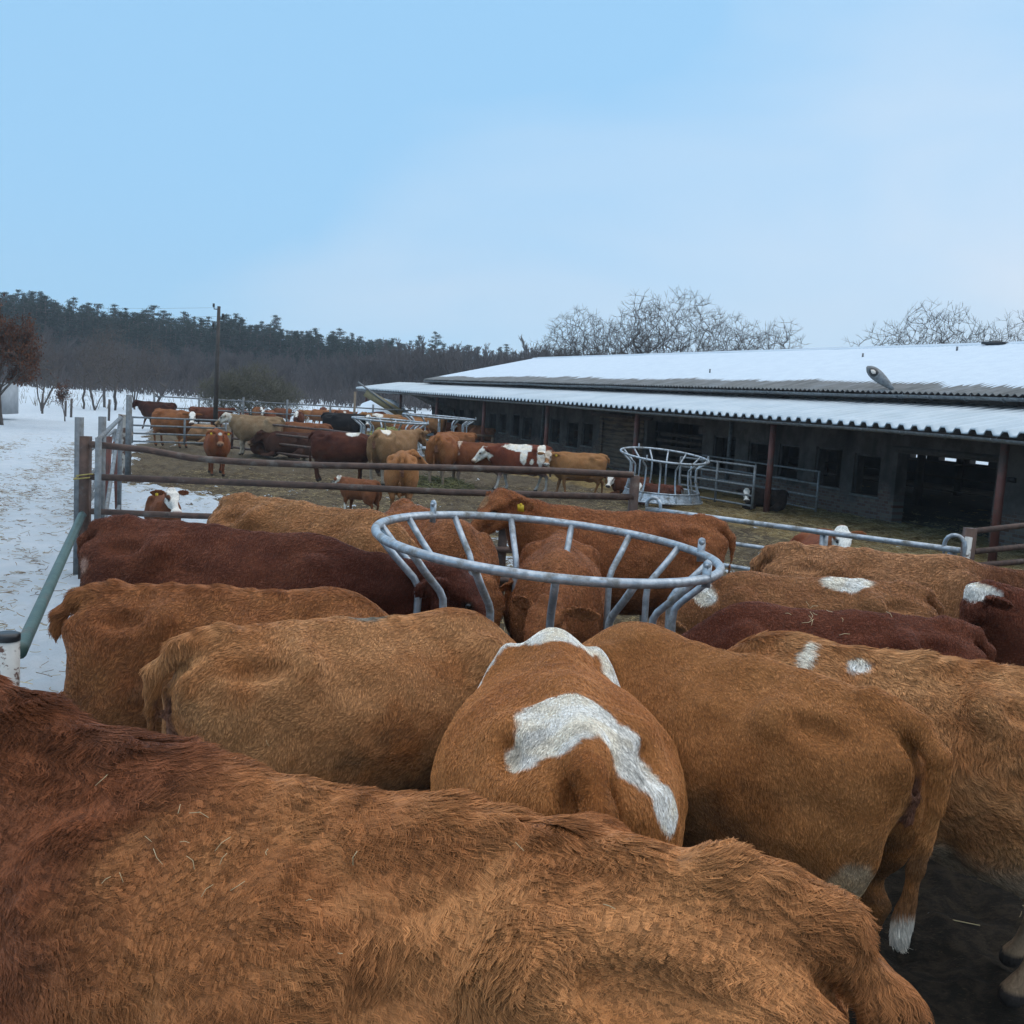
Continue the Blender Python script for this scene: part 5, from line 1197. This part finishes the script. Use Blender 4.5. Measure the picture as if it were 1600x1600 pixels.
# ---- beyond the fence
def far(x,ytop,yfeet,yaw,label,base,alt,pose='level',h=.032,cat='cow',grp='cattle standing in the yard beyond the fence',sc=None,scmul=1.,hide=0,**k):
    Yd=CH*1600/(yfeet-hor(x)) ; p=pz(x,yfeet,0); Yd=p[1]
    if sc is None: top=pd(x,ytop,Yd)[2];sc=top/1.38*scmul
    geo=dict(pose=pose)
    for g in ('fat','walk','lying','calf','tail','bony'):
        if g in k: geo[g]=k.pop(g)
    k.setdefault('gain',.86)
    return cow(label,(p[0],p[1]),math.radians(yaw),sc,base,alt,h=h,geo=geo,group=grp,cat=cat,name='calf' if cat=='calf' else 'cow',eyes=k.pop('eyes',False),**k)
far(338,671,741,-70,'red brown cow facing the camera alone before the gates',(.20,.055,.022),(.25,.08,.028),pose='level',tags=2,eyes=True,fat=1.1,patches=[((1.22,0,1.28),(.09,.07,.09),WH)],h=.028,seed=1)
far(247,628,671,180,'dark bull like cow with raised head at the far left',(.04,.014,.010),(.07,.022,.014),pose='level',seed=2,walk=1)
far(268,640,698,-25,'orange brown cow with white forehead turning right at far left',(.23,.08,.028),(.29,.11,.04),pose='halfright',face=WH,seed=3)
far(318,636,672,0,'dark brown cow broadside behind the pale one',(.11,.035,.018),(.16,.05,.025),pose='graze',seed=4)
far(402,655,712,180,'pale cream cow broadside behind the brown gate rails',(.24,.145,.075),(.32,.22,.13),pose='level',seed=5,patches=[((1.15,0,1.3),(.25,.3,.3),(.6,.55,.48))],legc=(.5,.42,.32),sc=.88,bony=1.1)
far(305,676,693,200,'tan calf lying in the straw at the pale gate',(.36,.19,.09),(.42,.24,.12),lying=True,calf=True,cat='calf',grp='calves in the yard',sc=.75,seed=6)
far(425,693,712,10,'dark calf lying in the straw beneath the cream cow',(.10,.035,.02),(.14,.05,.025),lying=True,calf=True,cat='calf',grp='calves in the yard',sc=.8,seed=7)
far(381,641,667,-80,'dark brown cow facing camera with narrow white face, left of three',(.13,.04,.02),(.17,.055,.025),face=WH,seed=8,pose='front')
far(420,641,667,-100,'red cow facing camera with broad white face, middle of three',(.22,.065,.025),(.27,.09,.03),face=WH,seed=9,pose='level')
far(466,643,674,-85,'dark cow with white shoulder and white face, right of three',(.12,.035,.018),(.16,.05,.024),face=WH,patches=[((.55,-.2,1.2),(.18,.25,.35),WH)],seed=10)
far(478,672,699,185,'brown cow with white nose lying down behind the brown gate',(.20,.065,.026),(.24,.09,.035),pose='left',face=(.6,.55,.5),seed=12,lying=True,sc=1.0)
far(452,690,716,178,'very dark calf resting beside the far brown gate rail',(.05,.018,.012),(.08,.026,.016),lying=True,calf=True,cat='calf',grp='calves in the yard',sc=.9,seed=13)
far(532,675,753,2,'large dark red cow broadside with a white shoulder patch',(.06,.018,.012),(.10,.030,.016),pose='graze',seed=14,h=.028,fat=1.1,patches=[((.30,.0,1.36),(.22,.22,.10),WH)])
far(612,672,757,62,'pale tan cow with white rump walking away at mid distance',(.27,.145,.065),(.33,.195,.10),pose='level',seed=15,h=.028,patches=[((-.45,0,1.34),(.22,.2,.12),WH)],legc=(.5,.42,.33),bony=1.25)
far(624,706,806,97,'bony tan brown cow seen from behind past the pipe fence',(.32,.13,.045),(.38,.17,.065),pose='right',seed=16,h=.026,bony=1.45,fat=1.02)
far(561,748,808,150,'small brown calf with white head and legs beside its mother',(.24,.085,.035),(.20,.07,.03),pose='level',calf=True,cat='calf',grp='calves in the yard',seed=17,h=.028,patches=[((1.15,0,1.3),(.3,.3,.16),WH),((.5,.2,.2),(.15,.2,.3),WH)],eyes=True)
far(691,677,760,80,'brown cow seen from behind left of the piebald pair',(.25,.085,.030),(.30,.12,.042),pose='feed',seed=18,h=.028,legc=(.45,.33,.24))
far(742,691,762,180,'dark brown cow walking left behind the piebald one',(.16,.05,.022),(.21,.07,.028),pose='front',seed=19,h=.028,patches=[((.52,0,1.2),(.07,.3,.4),(.5,.4,.33)),((1.12,0,1.3),(.12,.2,.1),WH)],legc=(.4,.3,.24))
far(812,694,768,180,'red and white piebald cow with white head walking left',(.14,.035,.018),(.19,.05,.024),pose=((1.12,.04,1.16),(.70,.20,-.68)),seed=20,h=.026,walk=1,edge=.02,legc=(.62,.58,.52),patches=[((1.28,0,1.0),(.40,.3,.38),(.70,.68,.62)),((.12,.15,1.30),(.42,.30,.13),WH),((-.05,.33,1.05),(.10,.2,.26),WH),((-.55,.2,1.15),(.13,.30,.50),WH),((-.8,.1,1.),(.12,.2,.3),WH),((-.3,.3,.9),(.06,.2,.08),WH)])
far(902,707,776,180,'tan cow with white muzzle braced with spread legs by the barn',(.32,.14,.05),(.38,.18,.07),pose='left',seed=21,h=.028,walk=2,tags=1,face=None,muz=(.7,.66,.6),patches=[((1.0,.35,1.25),(.12,.15,.18),(.6,.5,.42))])
far(536,655,700,0,'black cow with white and black face among the far herd',(.012,.011,.012),(.02,.018,.018),pose='right',face=WH,seed=22,sc=.92)
for k,(x,yt,yf,yw,b1,b2,lb) in enumerate(((500,640,668,170,RB,RB2,'red brown cow just right of the white faced row'),(545,643,668,185,(.20,.07,.03),RB,'brown cow behind the black one, farther left'),(588,646,670,178,RB2,GLD,'lighter brown cow at the right end of the far row'),
    (560,650,680,10,(.22,.075,.03),RB2,'brown cow half hidden between black cow and feeder'),(735,664,694,175,RB,RB2,'brown cow with her back level beside the far barn wall'),(716,675,716,182,(.28,.10,.036),RB2,'brown cow nearer the wooden frame, broadside'),(640,660,700,150,RB2,TAN,'brown cow eating at the far round feeder'),
    (600,655,690,190,(.30,.17,.085),TAN,'sandy cow left of the far round feeder'),(672,655,690,160,(.34,.16,.07),TAN,'light brown cow right behind the far feeder'))):
    far(x,yt,yf,yw,lb,b1,b2,pose=('graze','level','front')[k%3],seed=30+k,sc=(None if k not in (6,7,8) else .85),patches=[((.4,.1,1.3),(.1+.03*k,.15,.1),WH)] if k%3==1 else (),face=WH if k%4==0 else None)
for k,(x,yt,yf,yw,b1,b2,lb) in enumerate(((402,636,660,-60,RB,RB2,'red brown cow between the two left white faced cows'),(440,638,662,175,(.15,.05,.022),RB,'dark brown cow behind the middle white faced cow'),(487,641,665,200,RB2,TAN,'pale brown cow behind the right white faced cow'),
    (523,640,664,5,(.26,.09,.034),RB2,'brown cow with white rump spot in the far row'),(566,645,668,188,(.17,.055,.024),RB,'maroon cow at the back of the far row near the tall stake'),(612,650,672,170,RB,RB2,'brown cow with light back before the lean-to end'),(655,655,680,185,(.28,.11,.04),RB2,'tan brown cow between the two far feeders'),(752,668,700,178,(.18,.06,.025),RB,'dark brown cow by the wall behind the piebald one'),(460,660,694,182,(.24,.08,.03),RB2,'chestnut cow standing behind the brown sloping gate'),
    (345,637,661,8,DR,DR2,'dark maroon cow standing sideways left of the white faced row'),(505,636,658,-70,(.14,.04,.018),DR2,'dark cow facing the camera at the back of the far row'),(590,640,661,178,DR,(.17,.05,.024),'dark red cow deep in the far row right of the tall stake'),(632,664,702,20,(.20,.065,.026),RB,'red brown cow pressed against the hay filled feeder'),(700,660,690,165,(.15,.045,.02),DR2,'dark cow standing in the lean-to shade by the first windows'))):
    far(x,yt,yf,yw,lb,b1,b2,pose=('level','graze','halfleft')[k%3],seed=90+k,patches=[((-.6,.0,1.3),(.2,.2,.1),WH)] if k in(3,5) else (),face=WH if k in (0,4) else None)
for k,(x,y,yf,yw,b1,lb) in enumerate(((985,740,775,165,(.12,.04,.02),'dark calf with white face lying left beside second feeder'),(1030,757,790,170,(.10,.03,.018),'dark calf with white face lying inside the curved bars'),(1195,775,797,178,(.02,.015,.015),'black calf with white face lying by the lean-to post'))):
    far(x,y,yf,yw,lb,b1,tuple(v*1.4 for v in b1),pose='left',lying=True,calf=True,cat='calf',grp='calves in the yard',face=WH,seed=50+k,sc=.56,muz=(.1,.08,.07))
print('cows',len([o for o in bpy.data.objects if o.name.startswith(('cow','calf','heifer'))]),time.time()-T0)
# loose straw lying on the backs of the cattle
dg=bpy.context.evaluated_depsgraph_get()
def on_back(x,y,n,spread,name,label,hl=.05,rr=.0013):
    pts=[]
    for k in range(n):
        px=x+random.gauss(0,spread);py=y+random.gauss(0,spread*.6);d=ray(px,py)
        ok,loc,nn,idx,ob,mx_=S.ray_cast(dg,Vector(CAM),Vector(d).normalized())
        if not ok or not ob.name.startswith('cow'): continue
        n_=np.array(nn);t=nrm(np.cross(n_,nrm(np.random.default_rng(k+int(x)).normal(0,1,3))));p=np.array(loc)+n_*.028;L_=hl*random.uniform(.5,1.3);b_=np.cross(n_,t)*L_*random.uniform(-.2,.2)
        pts.append([p-t*L_/2,p+b_+n_*.004,p+t*L_/2+n_*.006])
    if not pts: return
    mb=MB()
    for q in pts: mb.tube(q,rr,4)
    o=mb.build(name,STRAWM);tag(o,label,'straw',kind='stuff')
STRAWM=noisy('dry_straw',(.50,.40,.22),(.62,.52,.32),30,rough=.6,bump=0)
bpy.context.view_layer.update()
dg=bpy.context.evaluated_depsgraph_get()
on_back(330,1330,14,95,'straw_wisps','straw wisps caught in the shoulder wool of the nearest cow',.032,.0006)
on_back(720,1400,6,160,'straw_wisps','few straw wisps on the flank of the nearest cow',.022,.0006)
on_back(15,1045,22,16,'straw_wisps','straw lying on the neck crest of the nearest cow',.05,.0009)
on_back(1280,958,12,45,'straw_wisps','straw wisps along the back of the maroon cow at right',.06,.0013)
